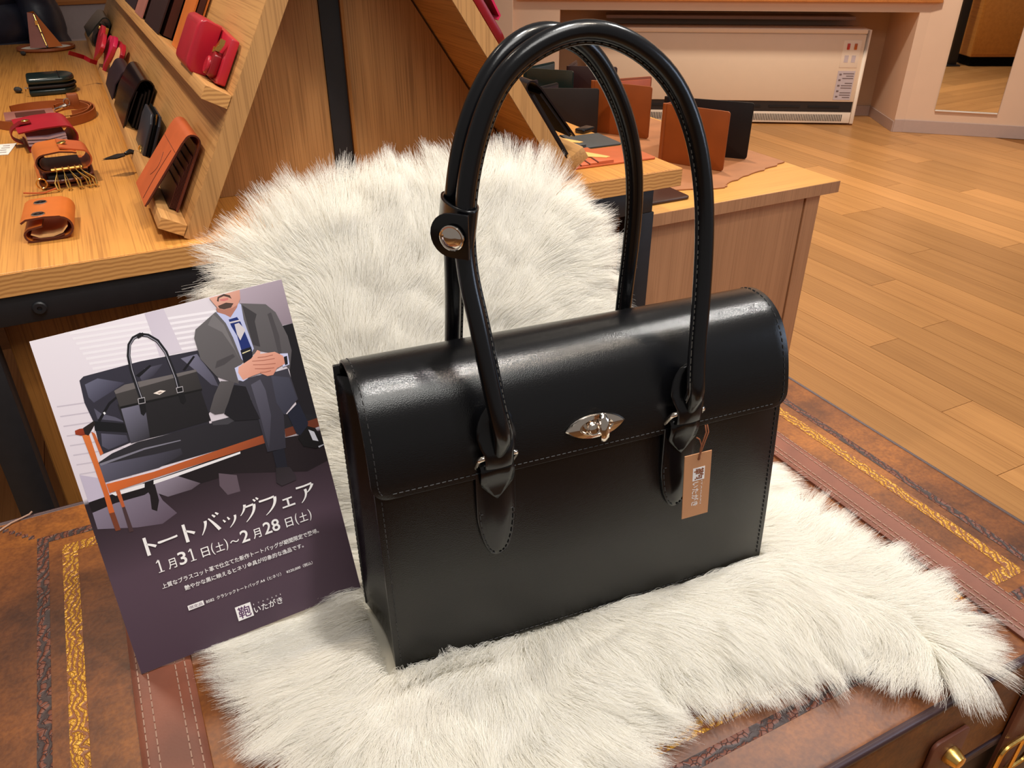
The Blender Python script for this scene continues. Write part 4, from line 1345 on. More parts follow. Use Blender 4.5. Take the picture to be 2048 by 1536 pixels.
# ------------------------------------------------------------------ the poster
PWD, PHT, PSC = 0.2080, 0.3125, 0.99397
PEX = Vector((0.9970537646553739, -0.013056826034974479, 0.07558643846907166)).normalized()
PEY = Vector((-0.0666635531035926, 0.33995360177064443, 0.9380764997220485))
PEY = (PEY - PEX * PEY.dot(PEX)).normalized()
PN = PEX.cross(PEY)
pst = thing('fair_poster', 'upright poster of a seated man and black bag, leaning left of the tote bag', 'poster', mat=frame(Vector((-0.0765 * PSC, 0.5908 * PSC, 1.15 - 0.597 * PSC)), PEX, PEY, PN))
brd = MB().box((0, 0, -0.0014), (PWD, PHT, 0.0)).build('board', 'card_edge', pst, smooth=False)
ART = json.loads('''[[[196,186,200],[205,196,208],[897,3124,1053,3124,1104,2729,915,2734]],[[168,153,165],[132,118,128],[1690,3124,2080,3125,2113,2716,1981,2723,1898,2917,1670,3002]],[[186,176,196],[186,176,196],[37,1937,237,1824,240,1627,36,1682]],[[24,19,22],[34,26,30],[36,1682,258,1689,1592,1729,2187,1658,2178,1366,1867,1326,1241,1528,921,1536,610,1543,107,1574,38,1600]],[[128,118,136],[92,78,92],[39,1583,233,1604,471,1594,571,1627,597,1496,679,1342,539,1289,337,1331,36,1430]],[[140,130,146],[88,76,86],[573,1687,749,1685,937,1539,850,1508,647,1512,572,1575]],[[92,78,88],[92,78,88],[1108,1575,1252,1506,1243,1348,1130,1353,1085,1459]],[[28,22,25],[28,22,25],[485,1701,577,1703,569,1506,528,1416,491,1448,512,1579]],[[226,222,226],[226,222,226],[219,1700,499,1694,729,1695,1338,1708,1333,1689,736,1665,474,1659,251,1666]],[[24,19,22],[24,19,22],[500,1698,575,1695,556,1629,484,1641]],[[50,48,60],[40,38,46],[262,2713,300,2738,760,2738,1227,2702,1253,2595,1322,2440,1347,2296,1156,2117,1150,2033,486,2079,243,2051,267,2337,246,2522]],[[98,98,118],[60,58,74],[291,2669,398,2692,587,2595,441,2542,314,2501,288,2557]],[[86,84,100],[52,50,62],[771,2670,920,2667,823,2589,723,2554,713,2622]],[[110,108,128],[70,68,82],[1073,2672,1212,2673,1293,2449,1312,2341,1257,2375,1160,2539]],[[92,90,108],[60,58,72],[294,2230,477,2152,476,2094,309,2076,271,2122]],[[84,82,98],[84,82,98],[301,2456,341,2395,439,2330,507,2259,431,2300,302,2358]],[[20,19,24],[20,19,24],[298,2343,420,2468,522,2517,529,2502,429,2448,317,2329]],[[20,19,24],[20,19,24],[686,2630,820,2688,828,2673,709,2607]],[[20,19,24],[20,19,24],[1060,2568,1179,2666,1191,2654,1081,2559]],[[225,225,230],[225,225,230],[357,2398,372,2401,376,2384,362,2377]],[[24,22,26],[30,27,32],[1980,2718,2107,2716,2164,1757,2011,1762,1927,1977,1946,2323]],[[20,20,24],[20,20,24],[271,2349,505,2251,495,2172,255,2267]],[[44,42,48],[30,28,33],[204,1992,327,2036,543,2067,1152,2041,1579,1999,2167,1829,2168,1747,1587,1775,1099,1786,203,1807,190,1967]],[[92,90,108],[46,44,52],[198,1970,652,1917,863,1901,863,1844,647,1790,200,1808]],[[120,118,132],[120,118,132],[206,1981,584,1999,883,1975,881,1967,579,1984,217,1960]],[[62,60,66],[62,60,66],[1171,2052,1361,2043,1419,2015,1297,1985,1177,2016]],[[206,102,48],[128,62,38],[210,1791,596,1770,1584,1794,1592,1715,657,1714,212,1706]],[[98,48,32],[98,48,32],[1768,1787,2159,1795,2165,1711,1756,1710]],[[206,112,56],[192,92,42],[151,2257,205,2259,205,1978,207,1708,203,1529,161,1533,167,1722,163,1993]],[[190,96,52],[190,96,52],[226,2269,249,2244,263,2058,236,2047]],[[176,88,50],[176,88,50],[263,1708,296,1709,295,1548,270,1548]],[[150,58,32],[120,44,26],[111,2315,148,2320,189,2313,200,2253,145,2259,106,2282]],[[36,28,28],[36,28,28],[176,2318,272,2352,276,2326,197,2242,174,2261]],[[112,58,38],[112,58,38],[161,1533,203,1529,206,1360,165,1362]],[[70,50,52],[70,50,52],[270,1548,295,1548,300,1310,265,1313]],[[36,34,37],[28,26,29],[483,2432,1158,2388,1171,2064,492,2072]],[[112,110,128],[44,42,48],[500,2401,691,2386,649,2070,492,2072]],[[64,60,60],[46,43,44],[491,2553,583,2580,1169,2544,1171,2357,495,2402]],[[104,98,98],[104,98,98],[491,2553,583,2580,1169,2544,1168,2523,494,2523]],[[20,19,20],[20,19,20],[496,2408,1172,2364,1169,2348,497,2388]],[[236,222,212],[236,222,212],[779,2441,839,2452,882,2433,825,2414]],[[150,130,120],[150,130,120],[810,2435,841,2438,854,2428,825,2424]],[[26,26,31],[26,26,31],[691,2413,686,2529,657,2527,662,2411]],[[26,26,31],[26,26,31],[686,2529,682,2684,654,2684,657,2527]],[[26,26,31],[26,26,31],[682,2684,694,2807,666,2813,654,2684]],[[26,26,31],[26,26,31],[694,2807,723,2893,699,2908,666,2813]],[[26,26,31],[26,26,31],[723,2893,763,2932,750,2959,699,2908]],[[26,26,31],[26,26,31],[763,2932,813,2946,817,2976,750,2959]],[[26,26,31],[26,26,31],[813,2946,865,2922,883,2948,817,2976]],[[26,26,31],[26,26,31],[865,2922,921,2862,946,2878,883,2948]],[[26,26,31],[26,26,31],[921,2862,958,2755,986,2762,946,2878]],[[26,26,31],[26,26,31],[958,2755,969,2622,998,2626,986,2762]],[[26,26,31],[26,26,31],[969,2622,977,2513,1006,2515,998,2626]],[[26,26,31],[26,26,31],[977,2513,974,2432,1004,2431,1006,2515]],[[150,148,160],[150,148,160],[685,2413,680,2529,675,2529,679,2412]],[[150,148,160],[150,148,160],[680,2529,677,2684,671,2684,675,2529]],[[150,148,160],[150,148,160],[677,2684,688,2808,683,2809,671,2684]],[[150,148,160],[150,148,160],[688,2808,719,2896,714,2899,683,2809]],[[150,148,160],[150,148,160],[719,2896,760,2937,757,2943,714,2899]],[[150,148,160],[150,148,160],[760,2937,814,2952,815,2958,757,2943]],[[150,148,160],[150,148,160],[814,2952,869,2927,872,2933,815,2958]],[[150,148,160],[150,148,160],[869,2927,926,2865,931,2868,872,2933]],[[150,148,160],[150,148,160],[926,2865,963,2756,969,2758,931,2868]],[[150,148,160],[150,148,160],[963,2756,975,2623,981,2624,969,2758]],[[150,148,160],[150,148,160],[975,2623,983,2514,989,2514,981,2624]],[[150,148,160],[150,148,160],[983,2514,980,2432,986,2432,989,2514]],[[20,19,21],[20,19,21],[785,2949,840,2973,848,2947,792,2931]],[[22,21,24],[22,21,24],[650,2428,702,2422,684,2305,654,2275,638,2300]],[[22,21,24],[22,21,24],[968,2426,1021,2424,1018,2300,990,2277,972,2301]],[[165,160,165],[165,160,165],[650,2428,701,2425,706,2431,651,2435]],[[165,160,165],[165,160,165],[701,2425,694,2384,698,2378,706,2431]],[[165,160,165],[165,160,165],[694,2384,647,2390,642,2384,698,2378]],[[165,160,165],[165,160,165],[647,2390,654,2431,647,2432,642,2384]],[[165,160,165],[165,160,165],[970,2428,1020,2427,1025,2433,971,2436]],[[165,160,165],[165,160,165],[1020,2427,1014,2388,1018,2381,1025,2433]],[[165,160,165],[165,160,165],[1014,2388,970,2391,965,2385,1018,2381]],[[165,160,165],[165,160,165],[970,2391,974,2432,967,2432,965,2385]],[[60,58,68],[44,42,52],[1438,2337,1651,2342,1813,2328,1934,2327,1955,2021,1795,1930,1734,1609,1566,1627,1566,1950,1548,2166,1503,2214,1358,2156]],[[28,26,31],[28,26,31],[1434,2321,1535,2273,1554,2094,1581,1945,1365,1998,1293,2090]],[[68,68,82],[52,52,66],[1774,2305,1926,2242,1947,2024,1800,1914,1758,2048]],[[84,82,96],[54,52,64],[1582,2276,1673,2300,1694,2190,1682,1948,1586,1641,1585,1767,1590,1978]],[[30,32,46],[30,32,46],[1827,1920,1952,1996,1989,1778,1929,1643,1860,1712]],[[20,18,20],[20,18,20],[1865,1665,1973,1750,2041,1707,2158,1562,2149,1524,2002,1515,1894,1573]],[[185,185,195],[185,185,195],[1974,1714,2021,1677,2038,1576,1989,1603]],[[160,160,170],[160,160,170],[2023,1530,2148,1534,2146,1525,2028,1513]],[[27,27,37],[27,27,37],[1610,1615,1719,1615,1702,1417,1605,1451]],[[38,33,36],[52,44,50],[1598,1457,1722,1424,1756,1328,1752,1283,1610,1270,1571,1317]],[[84,80,82],[70,66,68],[1339,2384,1458,2348,1351,2175,1294,2097,1217,2108,1181,2150,1254,2274,1291,2322]],[[96,92,94],[78,74,77],[1452,2986,1679,3008,1889,2945,1956,2852,2007,2617,2009,2478,1950,2312,1900,2406,1885,2479,1724,2560,1578,2500,1483,2443,1484,2313,1320,2432,1229,2622,1228,2817,1256,2883]],[[70,66,69],[70,66,69],[1882,2855,1917,2862,1934,2637,1916,2471,1885,2479,1888,2684]],[[70,66,69],[70,66,69],[1324,2507,1355,2565,1505,2589,1514,2561,1406,2516]],[[112,108,110],[112,108,110],[1433,2974,1497,2858,1526,2667,1548,2509,1528,2616,1465,2801,1365,2894]],[[58,55,58],[58,55,58],[1690,2989,1791,2879,1759,2820,1748,2587,1691,2620,1690,2806]],[[182,186,220],[168,172,206],[1460,2987,1529,2949,1650,3019,1683,2999,1670,2861,1690,2587,1587,2472,1562,2530,1542,2729,1515,2870]],[[30,44,104],[30,44,104],[1546,2895,1621,2898,1640,2845,1669,2613,1672,2575,1583,2549,1579,2736,1553,2830]],[[196,188,192],[196,188,192],[1584,2841,1623,2844,1662,2770,1596,2689,1582,2748]],[[196,188,192],[196,188,192],[1545,2872,1640,2869,1639,2856,1547,2858]],[[24,26,36],[24,26,36],[1573,2603,1672,2609,1662,2510,1572,2476]],[[200,190,150],[200,190,150],[1582,2577,1657,2586,1657,2577,1583,2566]],[[168,114,98],[168,114,98],[1468,3017,1662,3016,1643,2981,1566,2909,1528,2946,1474,2980]],[[212,160,142],[196,140,122],[1437,3118,1704,3125,1689,3047,1655,3001,1602,2986,1531,2988,1484,3013,1464,3056]],[[78,58,52],[78,58,52],[1492,3077,1508,3110,1564,3123,1611,3098,1618,3065,1592,3087,1559,3105,1516,3097,1505,3067]],[[196,116,112],[196,116,112],[1519,3086,1591,3082,1589,3064,1550,3061,1522,3072]],[[76,58,52],[76,58,52],[1490,3033,1562,3045,1623,3023,1592,2991,1532,2991,1496,3010]],[[188,190,220],[188,190,220],[1485,2463,1550,2478,1572,2340,1524,2325,1487,2350]],[[188,190,220],[188,190,220],[1899,2479,1968,2463,1958,2358,1896,2352]],[[216,158,138],[198,134,114],[1520,2463,1645,2506,1716,2566,1737,2548,1731,2524,1859,2508,1922,2452,1926,2378,1840,2355,1794,2306,1742,2311,1687,2355,1621,2351,1527,2337,1504,2413]],[[22,22,27],[22,22,27],[1925,2440,1956,2442,1945,2365,1919,2362]],[[160,98,82],[160,98,82],[1646,2477,1743,2456,1744,2463,1647,2483]],[[160,98,82],[160,98,82],[1743,2456,1844,2445,1844,2452,1744,2463]],[[160,98,82],[160,98,82],[1645,2443,1741,2417,1742,2423,1646,2449]],[[160,98,82],[160,98,82],[1741,2417,1840,2399,1841,2406,1742,2423]],[[160,98,82],[160,98,82],[1651,2404,1733,2379,1735,2386,1652,2410]],[[160,98,82],[160,98,82],[1733,2379,1819,2364,1820,2371,1735,2386]],[[160,98,82],[160,98,82],[1700,2495,1767,2484,1767,2490,1701,2502]],[[160,98,82],[160,98,82],[1767,2484,1837,2482,1837,2488,1767,2490]],[[160,98,82],[160,98,82],[1688,2358,1736,2347,1736,2354,1690,2364]],[[160,98,82],[160,98,82],[1736,2347,1785,2347,1785,2353,1736,2354]]]''')
def ink_mesh():
    vs, fs, cols = [], [], []
    def emit(pts, tris, cc):
        o = len(vs)
        vs.extend(pts)
        cols.extend(cc)
        fs.extend(tuple(i + o for i in t) for t in tris)
    # ground: window-lit wall above, dark polished floor below
    nx, ny = 16, 60
    g, gc = [], []
    for j in range(ny + 1):
        y = PHT * j / ny
        for i in range(nx + 1):
            x = PWD * i / nx
            fx, mm = i / nx, y * 1000
            if mm > 168:
                t = (mm - 168) / 144
                c = np.array((206, 196, 206)) * (1 - t) + np.array((216, 208, 216)) * t
                c = c + (6 if fx < 0.5 else -6)
            else:
                t = min(1, max(0, (168 - mm) / 75))
                dark, low = np.array((36, 27, 32)), np.array((82, 64, 76))
                c = dark * (1 - t) + low * t
                if mm < 75:
                    c = c - np.array((8, 6, 6)) * (75 - mm) / 75 * (1 if fx < .6 else .4)
            g.append((x, y, 0.00012))
            gc.append(lin(np.clip(c, 0, 255)))
    emit(g, [(j * (nx + 1) + i, j * (nx + 1) + i + 1, (j + 1) * (nx + 1) + i + 1, (j + 1) * (nx + 1) + i) for j in range(ny) for i in range(nx)], gc)
    z = 0.00016
    # light through the blinds
    for k in range(26):
        y0 = 0.3120 - 0.0047 * k
        c = lin((228, 222, 228))
        x0, x1 = (0.030 + 0.0012 * k, 0.150) if k < 12 else (0.004, 0.050 - 0.0004 * k)
        w = 0.0022 if k < 12 else 0.0011
        if k >= 12:
            c = lin((192, 182, 194))
            y0 -= 0.004 * (k - 12)
        sl = -0.012 if k < 12 else -0.006
        if y0 + sl - w < 0.172:
            break
        emit([(x0, y0 - w, z), (x1, y0 - w + sl, z), (x1, y0 + sl, z), (x0, y0, z)], [(0, 1, 2, 3)], [c] * 4)
    for n, (c1, c2, q) in enumerate(ART):
        z = 0.00020 + n * 0.000006
        P = [(min(max(q[i] / 10000, 0), PWD), min(max(q[i + 1] / 10000, 0), PHT), z) for i in range(0, len(q), 2)]
        a, b = lin(c1), lin(c2)
        ys = [p[1] - 0.5 * p[0] for p in P]
        lo, hi = min(ys), max(ys) + 1e-9
        cc = [tuple(x * ((y - lo) / (hi - lo)) + w * (1 - (y - lo) / (hi - lo)) for x, w in zip(a, b)) for y in ys]
        from mathutils.geometry import tessellate_polygon
        tris = tessellate_polygon([[Vector(p) for p in P]])
        emit(P, [tuple(t) for t in tris], cc)
    me = bpy.data.meshes.new('printed_picture')
    me.from_pydata(vs, [], fs)
    at = me.color_attributes.new('ink', 'FLOAT_COLOR', 'POINT')
    at.data.foreach_set('color', np.array([(*c, 1) for c in cols], np.float32).ravel())
    me.materials.append(M['photo_print'])
    # all faces look at the viewer
    bm = bmesh.new()
    bm.from_mesh(me)
    bm.normal_update()
    for f in bm.faces:
        if f.normal.z < 0:
            f.normal_flip()
    bm.to_mesh(me)
    bm.free()
    o = bpy.data.objects.new('printed_picture', me)
    COL.objects.link(o)
    o.parent = brd
    return stuff(o)
ink_mesh()
PZ = 0.0010

# heading in brush-like strokes: each stroke a tapered ribbon on a 100 x 100 grid
KANA = {
    'to': [[(38, 96, 6.5), (38, 50, 6.5), (38, 5, 7.5)], [(40, 62, 4), (60, 50, 6), (76, 38, 6.5)]],
    'bar': [[(8, 52, 4), (15, 50, 6), (50, 51, 4.5), (86, 53, 5), (94, 55, 4.5)]],
    'ba': [[(36, 78, 7), (30, 50, 5), (8, 14, 1.5)], [(52, 84, 3), (70, 52, 6), (88, 14, 7.5)], [(72, 96, 3), (82, 82, 5.5)], [(88, 102, 3), (98, 89, 5.5)]],
    'tu': [[(16, 62, 3), (25, 46, 6)], [(42, 70, 3), (50, 52, 6)], [(84, 68, 7), (76, 38, 5.5), (42, 6, 1.5)]],
    'gu': [[(38, 92, 6.5), (28, 66, 4.5), (8, 44, 1.5)], [(30, 78, 4), (76, 80, 5)], [(78, 80, 7), (66, 42, 6), (26, 4, 1.5)], [(80, 104, 3), (88, 92, 5)], [(94, 108, 3), (102, 96, 5)]],
    'hu': [[(12, 82, 5), (50, 82, 4.2), (84, 84, 5)], [(86, 82, 7.5), (72, 40, 6), (28, 4, 1.5)]],
    'e': [[(22, 58, 4.5), (78, 59, 4.5)], [(50, 56, 6), (50, 16, 5.5)], [(12, 14, 4.5), (88, 15, 5.5)]],
    'one': [[(55, 98, 9), (55, 50, 9), (55, 3, 9)], [(22, 80, 3), (38, 88, 6), (54, 98, 7)], [(22, 2.5, 3), (55, 2.5, 3), (88, 2.5, 3)]],
    'a': [[(10, 86, 5), (50, 85, 4.2), (86, 88, 5)], [(88, 84, 7), (74, 62, 4.5), (56, 48, 2)], [(50, 68, 6.5), (46, 34, 5), (20, 4, 1.5)]],
}
def ribbon(m, pts, ox, oy, sx, sy, z):
    P = [Vector((x, y)) for x, y, _ in pts]
    Wd = [w for _, _, w in pts]
    # smooth with a quadratic through three points
    if len(P) == 3:
        Q, R = [], []
        for k in range(9):
            t = k / 8
            c = P[1] * 2 - (P[0] + P[2]) / 2
            Q.append(P[0] * (1 - t) ** 2 + c * 2 * t * (1 - t) + P[2] * t * t)
            R.append(Wd[0] * (1 - t) ** 2 + Wd[1] * 2 * t * (1 - t) + Wd[2] * t * t)
        P, Wd = Q, R
    rows = []
    for i in range(len(P)):
        t = (P[min(i + 1, len(P) - 1)] - P[max(i - 1, 0)]).normalized()
        nn = Vector((-t.y, t.x)) * Wd[i]
        a, b = P[i] + nn, P[i] - nn
        rows.append([(ox + a.x * sx / 100, oy + a.y * sy / 100, z), (ox + b.x * sx / 100, oy + b.y * sy / 100, z)])
    m.grid(rows)
x = 0.0285
for key, w in (('to', .0155), ('bar', .0180), ('to', .0190), ('ba', .0195), ('tu', .0165), ('gu', .0180), ('hu', .0195), ('e', .0160), ('a', .0200)):
    m = MB()
    s = 0.0198 if key not in ('e', 'tu') else 0.0160
    for st in KANA[key]:
        ribbon(m, st, x, 0.1040, s, 0.0190 if key not in ('e', 'tu') else 0.0165, PZ)
    m.build('heading_character', 'print_white', brd, smooth=False)
    x += w
def pt(body, x0, y0, x1, y1, mat='print_white', bold=0.0, z=PZ):
    return lettering(body, (x0 / 1000, y0 / 1000, x1 / 1000, y1 / 1000), mat, brd, z, bold)
for x in (0.0375, 0.0655):
    m = MB()
    for st in KANA['one']:
        ribbon(m, st, x, 0.0864, 0.0075, 0.0120, PZ)
    m.build('date_figure', 'print_white', brd, smooth=False)
for body, x0, y0, x1, y1, b in (('月', 48.0, 86.0, 55.2, 95.4, .008), ('3', 57.6, 86.2, 64.6, 98.6, .014), ('日', 77.6, 86.2, 84.4, 95.2, .008), ('(', 86.4, 85.0, 88.8, 96.6, .004), ('土', 90.0, 86.4, 97.6, 95.2, .008), (')', 98.8, 85.0, 101.2, 96.6, .004), ('～', 103.4, 89.6, 111.6, 92.4, .012), ('2', 113.4, 86.6, 121.0, 98.4, .014), ('月', 124.4, 86.4, 131.8, 95.6, .008), ('28', 134.8, 86.6, 149.8, 98.6, .014), ('日', 155.2, 86.4, 162.0, 95.4, .008), ('(', 164.6, 85.2, 167.0, 96.8, .004), ('土', 168.4, 86.6, 176.2, 95.6, .008), (')', 177.6, 85.2, 180.0, 96.8, .004)):
    pt(body, x0, y0, x1, y1, bold=b)
pt('上質なブラスコット革で仕立てた新作トートバッグが期間限定で登場。', 38.0, 70.6, 182.8, 75.6, bold=.012)
pt('艶やかな黒に映えるヒネリ金具が印象的な逸品です。', 55.4, 61.8, 165.6, 66.6, bold=.012)
MB().box((0.0531, 0.0421, PZ - 0.0002), (0.0671, 0.0469, PZ)).build('badge', 'print_white', brd, smooth=False)
pt('限定品', 54.4, 43.0, 65.8, 46.0, 'print_purple', .0, PZ + 0.0001)
pt('B582  クラシックトートバッグ A4（ヒネリ）', 69.2, 42.4, 139.0, 46.2, bold=.012)
pt('¥220,000（税込）', 144.0, 42.2, 169.6, 45.8, bold=.012)
MB().box((0.0912, 0.0143, PZ - 0.0002), (0.1055, 0.0286, PZ)).build('logo_square', 'print_white', brd, smooth=False)
pt('鞄', 92.8, 15.6, 104.0, 27.4, 'print_purple', .012, PZ + 0.0001)
pt('いたがき', 107.0, 15.8, 133.8, 22.8, bold=.010)
for k, ch in enumerate('ITAGAKI'):
    pt(ch, 107.6 + k * 4.25, 24.2, 109.0 + k * 4.25 - (0.9 if ch == 'I' else 0), 25.7)
# easel leg behind
ez = MB()
ez.prism([(0.08, 0.245), (0.128, 0.245), (0.134, 0.085), (0.074, 0.085)], -0.0032, -0.0016)
ez.build('easel_strut', 'card_edge', pst, smooth=False)
# shear and scale the poster meshes to fit the corners' image coordinates
for o in pst.children_recursive:
    co = np.empty(len(o.data.vertices) * 3)
    o.data.vertices.foreach_get('co', co)
    co = co.reshape(-1, 3)
    co[:, 0] += 0.0308 * co[:, 1]
    co *= PSC
    o.data.vertices.foreach_set('co', co.ravel())
    o.data.update()
# ------------------------------------------------------------------ small leather goods
def bent(m, w1, w2, length, th, gap, r=0.005, T=None):
    """a folded leather cover like a tent: two flaps of heights w1, w2 joined by a rounded fold on top (fold runs along y)"""
    pts = [(-gap / 2, 0.0)]
    h = max(w1, w2)
    pts += [(-r * 1.05, h - r * 1.6)] + [(r * math.cos(math.radians(a)), h - r + r * math.sin(math.radians(a))) for a in range(170, 9, -20)] + [(r * 1.05, h - r * 1.6)]
    pts += [(gap / 2, h - w2)]
    m.sheet(pts, th, 0, length, T)

def Lpos(a, b, off=0.0):
    """point on the left board: along, up, out"""
    return LT @ Vector((a, b, off))
def Lmat(a, b, off, spin=0.0, lean=0.0):
    """frame on the left board: x along the rack away from the viewer, y up the slope, z out"""
    return frame(Lpos(a, b, off), Vector((0, 1, 0)), LB, LN) @ Matrix.Rotation(spin, 4, 'Z') @ Matrix.Rotation(lean, 4, 'X')
# T: builder frame (x across fold, y along fold, z up) -> board frame (fold along x, up y, out z)
SW = Matrix(((0, 1, 0, 0), (0, 0, 1, 0), (1, 0, 0, 0), (0, 0, 0, 1)))

def disc(name, mat, parent, T, r, h=0.0015, seg=18, dome=0.5):
    return MB(T).lathe([(r, 0), (r, h * 0.6), (r * 0.86, h), (r * 0.55, h * (1 - 0.3 * dome)), (r * 0.1, h)], seg).build(name, mat, parent)

def zip_band(name, parent, path, w, tooth_mat='brass', tape='black_felt', T=None):
    z = MB(T)
    z.tube(path, w * 0.5, 6, closed=False)
    zo = z.build(name, tape, parent)
    t = MB(T)
    P = [Vector(p) for p in path]
    for a, b in zip(P, P[1:]):
        n = max(1, int((b - a).length / 0.0016))
        for i in range(n):
            p = a + (b - a) * ((i + 0.5) / n)
            t.ball(tuple(p), (0.0007 + w * 0.28,) * 3, 5, 4)
    stuff(t.build('zip_teeth', tooth_mat, zo))
    return zo

# --- on the table, from the front edge back
kz = ZT + 0.0004
# key case with two snaps, open end to the viewer
t = thing('snap_key_case', 'small tan leather key case with two snaps, nearest the front table edge', 'key case', (-0.0855, 1.178, kz), (0, 0, math.radians(-3)))
m = MB()
path = [(0.024, 0.0285), (-0.018, 0.0290)] + arc(-0.0195, 0.0245, 0.0055, 110, 190, 4) + [(-0.026, 0.018)]
outer = [(-0.0285, 0.0265), (-0.022, 0.0305), (0.0, 0.0318), (0.018, 0.0306)] + arc(0.0165, 0.0165, 0.0135, 80, -80, 10) + [(0.0, 0.0014), (-0.018, 0.0014)] + arc(-0.0195, 0.0095, 0.0085, 265, 150, 7) + [(-0.022, 0.0175), (-0.005, 0.0205)]
m.sheet(outer, 0.0026, 0, 0.092, edge=True)
m.build('leather_wrap', ['tan', 'brown_edge'], t)
m = MB()
m.sheet([(-0.021, 0.0105), (-0.012, 0.0052), (0.004, 0.0050), (0.016, 0.0085), (0.0235, 0.0165)], 0.0016, 0.003, 0.089)
m.build('lining', 'beige_lining', t)
m = MB()
m.sheet([(-0.020, 0.0066), (-0.010, 0.0034), (0.006, 0.0034), (0.018, 0.0066)], 0.0012, -0.001, 0.087)
m.build('inner_leaf', 'brown_edge', t)
for y in (0.012, 0.066):
    disc('snap', 'nickel', t, Matrix.Translation((-0.007, y, 0.0325)), 0.0086, 0.0022)

# key wallet with hooks over a zip pouch
t = thing('hook_key_wallet', 'tan key wallet with golden key hooks lying on a small zip pouch', 'key wallet', (-0.057, 1.435, kz), (0, 0, math.radians(4)))
m = MB()
m.sheet([(-0.034, 0.020)] + arc(-0.028, 0.0105, 0.010, 120, 250, 7) + [(0.0, 0.0014), (0.030, 0.0014)] + arc(0.030, 0.0105, 0.010, 270, 360, 5), 0.0024, 0, 0.110, edge=True)
m.build('pouch_body', ['tan', 'brown_edge'], t)
MB().box((-0.026, 0.004, 0.004), (0.034, 0.106, 0.019)).build('pouch_inside', 'dark_inner', t, bevel=0.003)
zip_band('zip', t, [(-0.030, -0.001, 0.012), (-0.010, -0.003, 0.010), (0.020, -0.002, 0.010), (0.038, 0.010, 0.013), (0.041, 0.050, 0.014), (0.041, 0.100, 0.014)], 0.006, 'brass', 'brown_edge')
m = MB()
wrap = arc(-0.022, 0.037, 0.0135, 250, 95, 9) + [(0.0, 0.0525), (0.018, 0.0500)] + [(0.024, 0.0480)]
m.sheet([(0.034, 0.0225), (0.0, 0.0228)] + wrap, 0.0024, 0.008, 0.100, edge=True)
m.build('upper_cover', ['tan', 'brown_edge'], t)
m = MB()
m.sheet([(0.034, 0.0225)] + arc(0.030, 0.036, 0.0135, -70, 80, 9) + [(0.016, 0.0530), (0.002, 0.0565)], 0.0024, 0.018, 0.085)
m.build('flap_strap', 'tan_red', t)
MB().sheet([(0.028, 0.0250), (-0.018, 0.0255)] + arc(-0.020, 0.037, 0.0105, 250, 100, 7), 0.0010, 0.010, 0.098).build('lining', 'brown_inner', t)
disc('snap', 'brass', t, Matrix.Translation((0.008, 0.048, 0.0570)) @ Matrix.Rotation(math.radians(-12), 4, 'Y'), 0.0072, 0.0022)
m = MB()
m.tube([(-0.018, 0.004, 0.0275), (0.026, 0.004, 0.0275)], 0.0022, 8)
hb_ = m.build('hook_bar', 'brass', t)
for k, x in enumerate((-0.012, -0.002, 0.007, 0.016, 0.023)):
    m = MB()
    sx = (-0.004, 0.001, 0.008, 0.012, 0.014)[k]
    m.tube([(x, 0.006, 0.0300), (x, -0.001, 0.0308), (x + 0.001, -0.003, 0.0250)], 0.0012, 6)
    y0, z0_ = -0.004, 0.0240
    lp = [(x + 0.001, y0, z0_), (x + sx - 0.0022, y0 - 0.012, 0.0120), (x + sx - 0.001, y0 - 0.020, 0.0030), (x + sx + 0.0022, y0 - 0.0205, 0.0030), (x + sx + 0.0026, y0 - 0.012, 0.0125)]
    m.tube(lp, 0.0013, 6, closed=True)
    m.build('key_hook', 'brass', hb_)
m = MB()
m.tube([(-0.036 + 0.0075 * math.cos(q), -0.004, 0.011 + 0.0075 * math.sin(q)) for q in np.linspace(0, 2 * PI, 17)[:-1]], 0.0011, 6, closed=True)
m.build('ring', 'brass', t)
m = MB()
m.sheet([(-0.018, 0.0060), (-0.026, 0.0040), (-0.036, 0.0016), (-0.050, 0.0030), (-0.064, 0.0055)], 0.0014, -0.024, -0.019)
m.build('zip_pull', 'tan_red', t)

# red card case with clear sleeves
t = thing('red_card_case', 'red leather card case with clear sleeves, in front of the looped brown lanyard', 'card case', (-0.078, 1.700, kz), (0, 0, math.radians(6)))
m = MB()
m.sheet([(-0.045, 0.0345), (-0.01, 0.0385), (0.022, 0.0395)] + arc(0.030, 0.0205, 0.0185, 80, -80, 10) + [(0.0, 0.0014), (-0.036, 0.0014)], 0.0024, 0, 0.130, edge=True)
m.build('cover', ['red', 'red_dark'], t)
for i, z in enumerate((0.009, 0.015, 0.021)):
    MB().sheet([(-0.034, z + 0.003), (0.0, z), (0.030, z + 0.006 - i * 0.001)], 0.0040, 0.004 - 0.001 * i, 0.124).build('clear_sleeve', 'clear_plastic', t)
m = MB()
m.sheet([(-0.040, 0.0060)] + arc(-0.042, 0.022, 0.0130, 250, 120, 7) + [(-0.036, 0.0405), (-0.018, 0.0415)], 0.0022, 0.050, 0.078)
m.build('closing_strap', 'red_dark', t)
disc('snap', 'brass', t, Matrix.Translation((-0.026, 0.064, 0.0428)), 0.0065, 0.002)

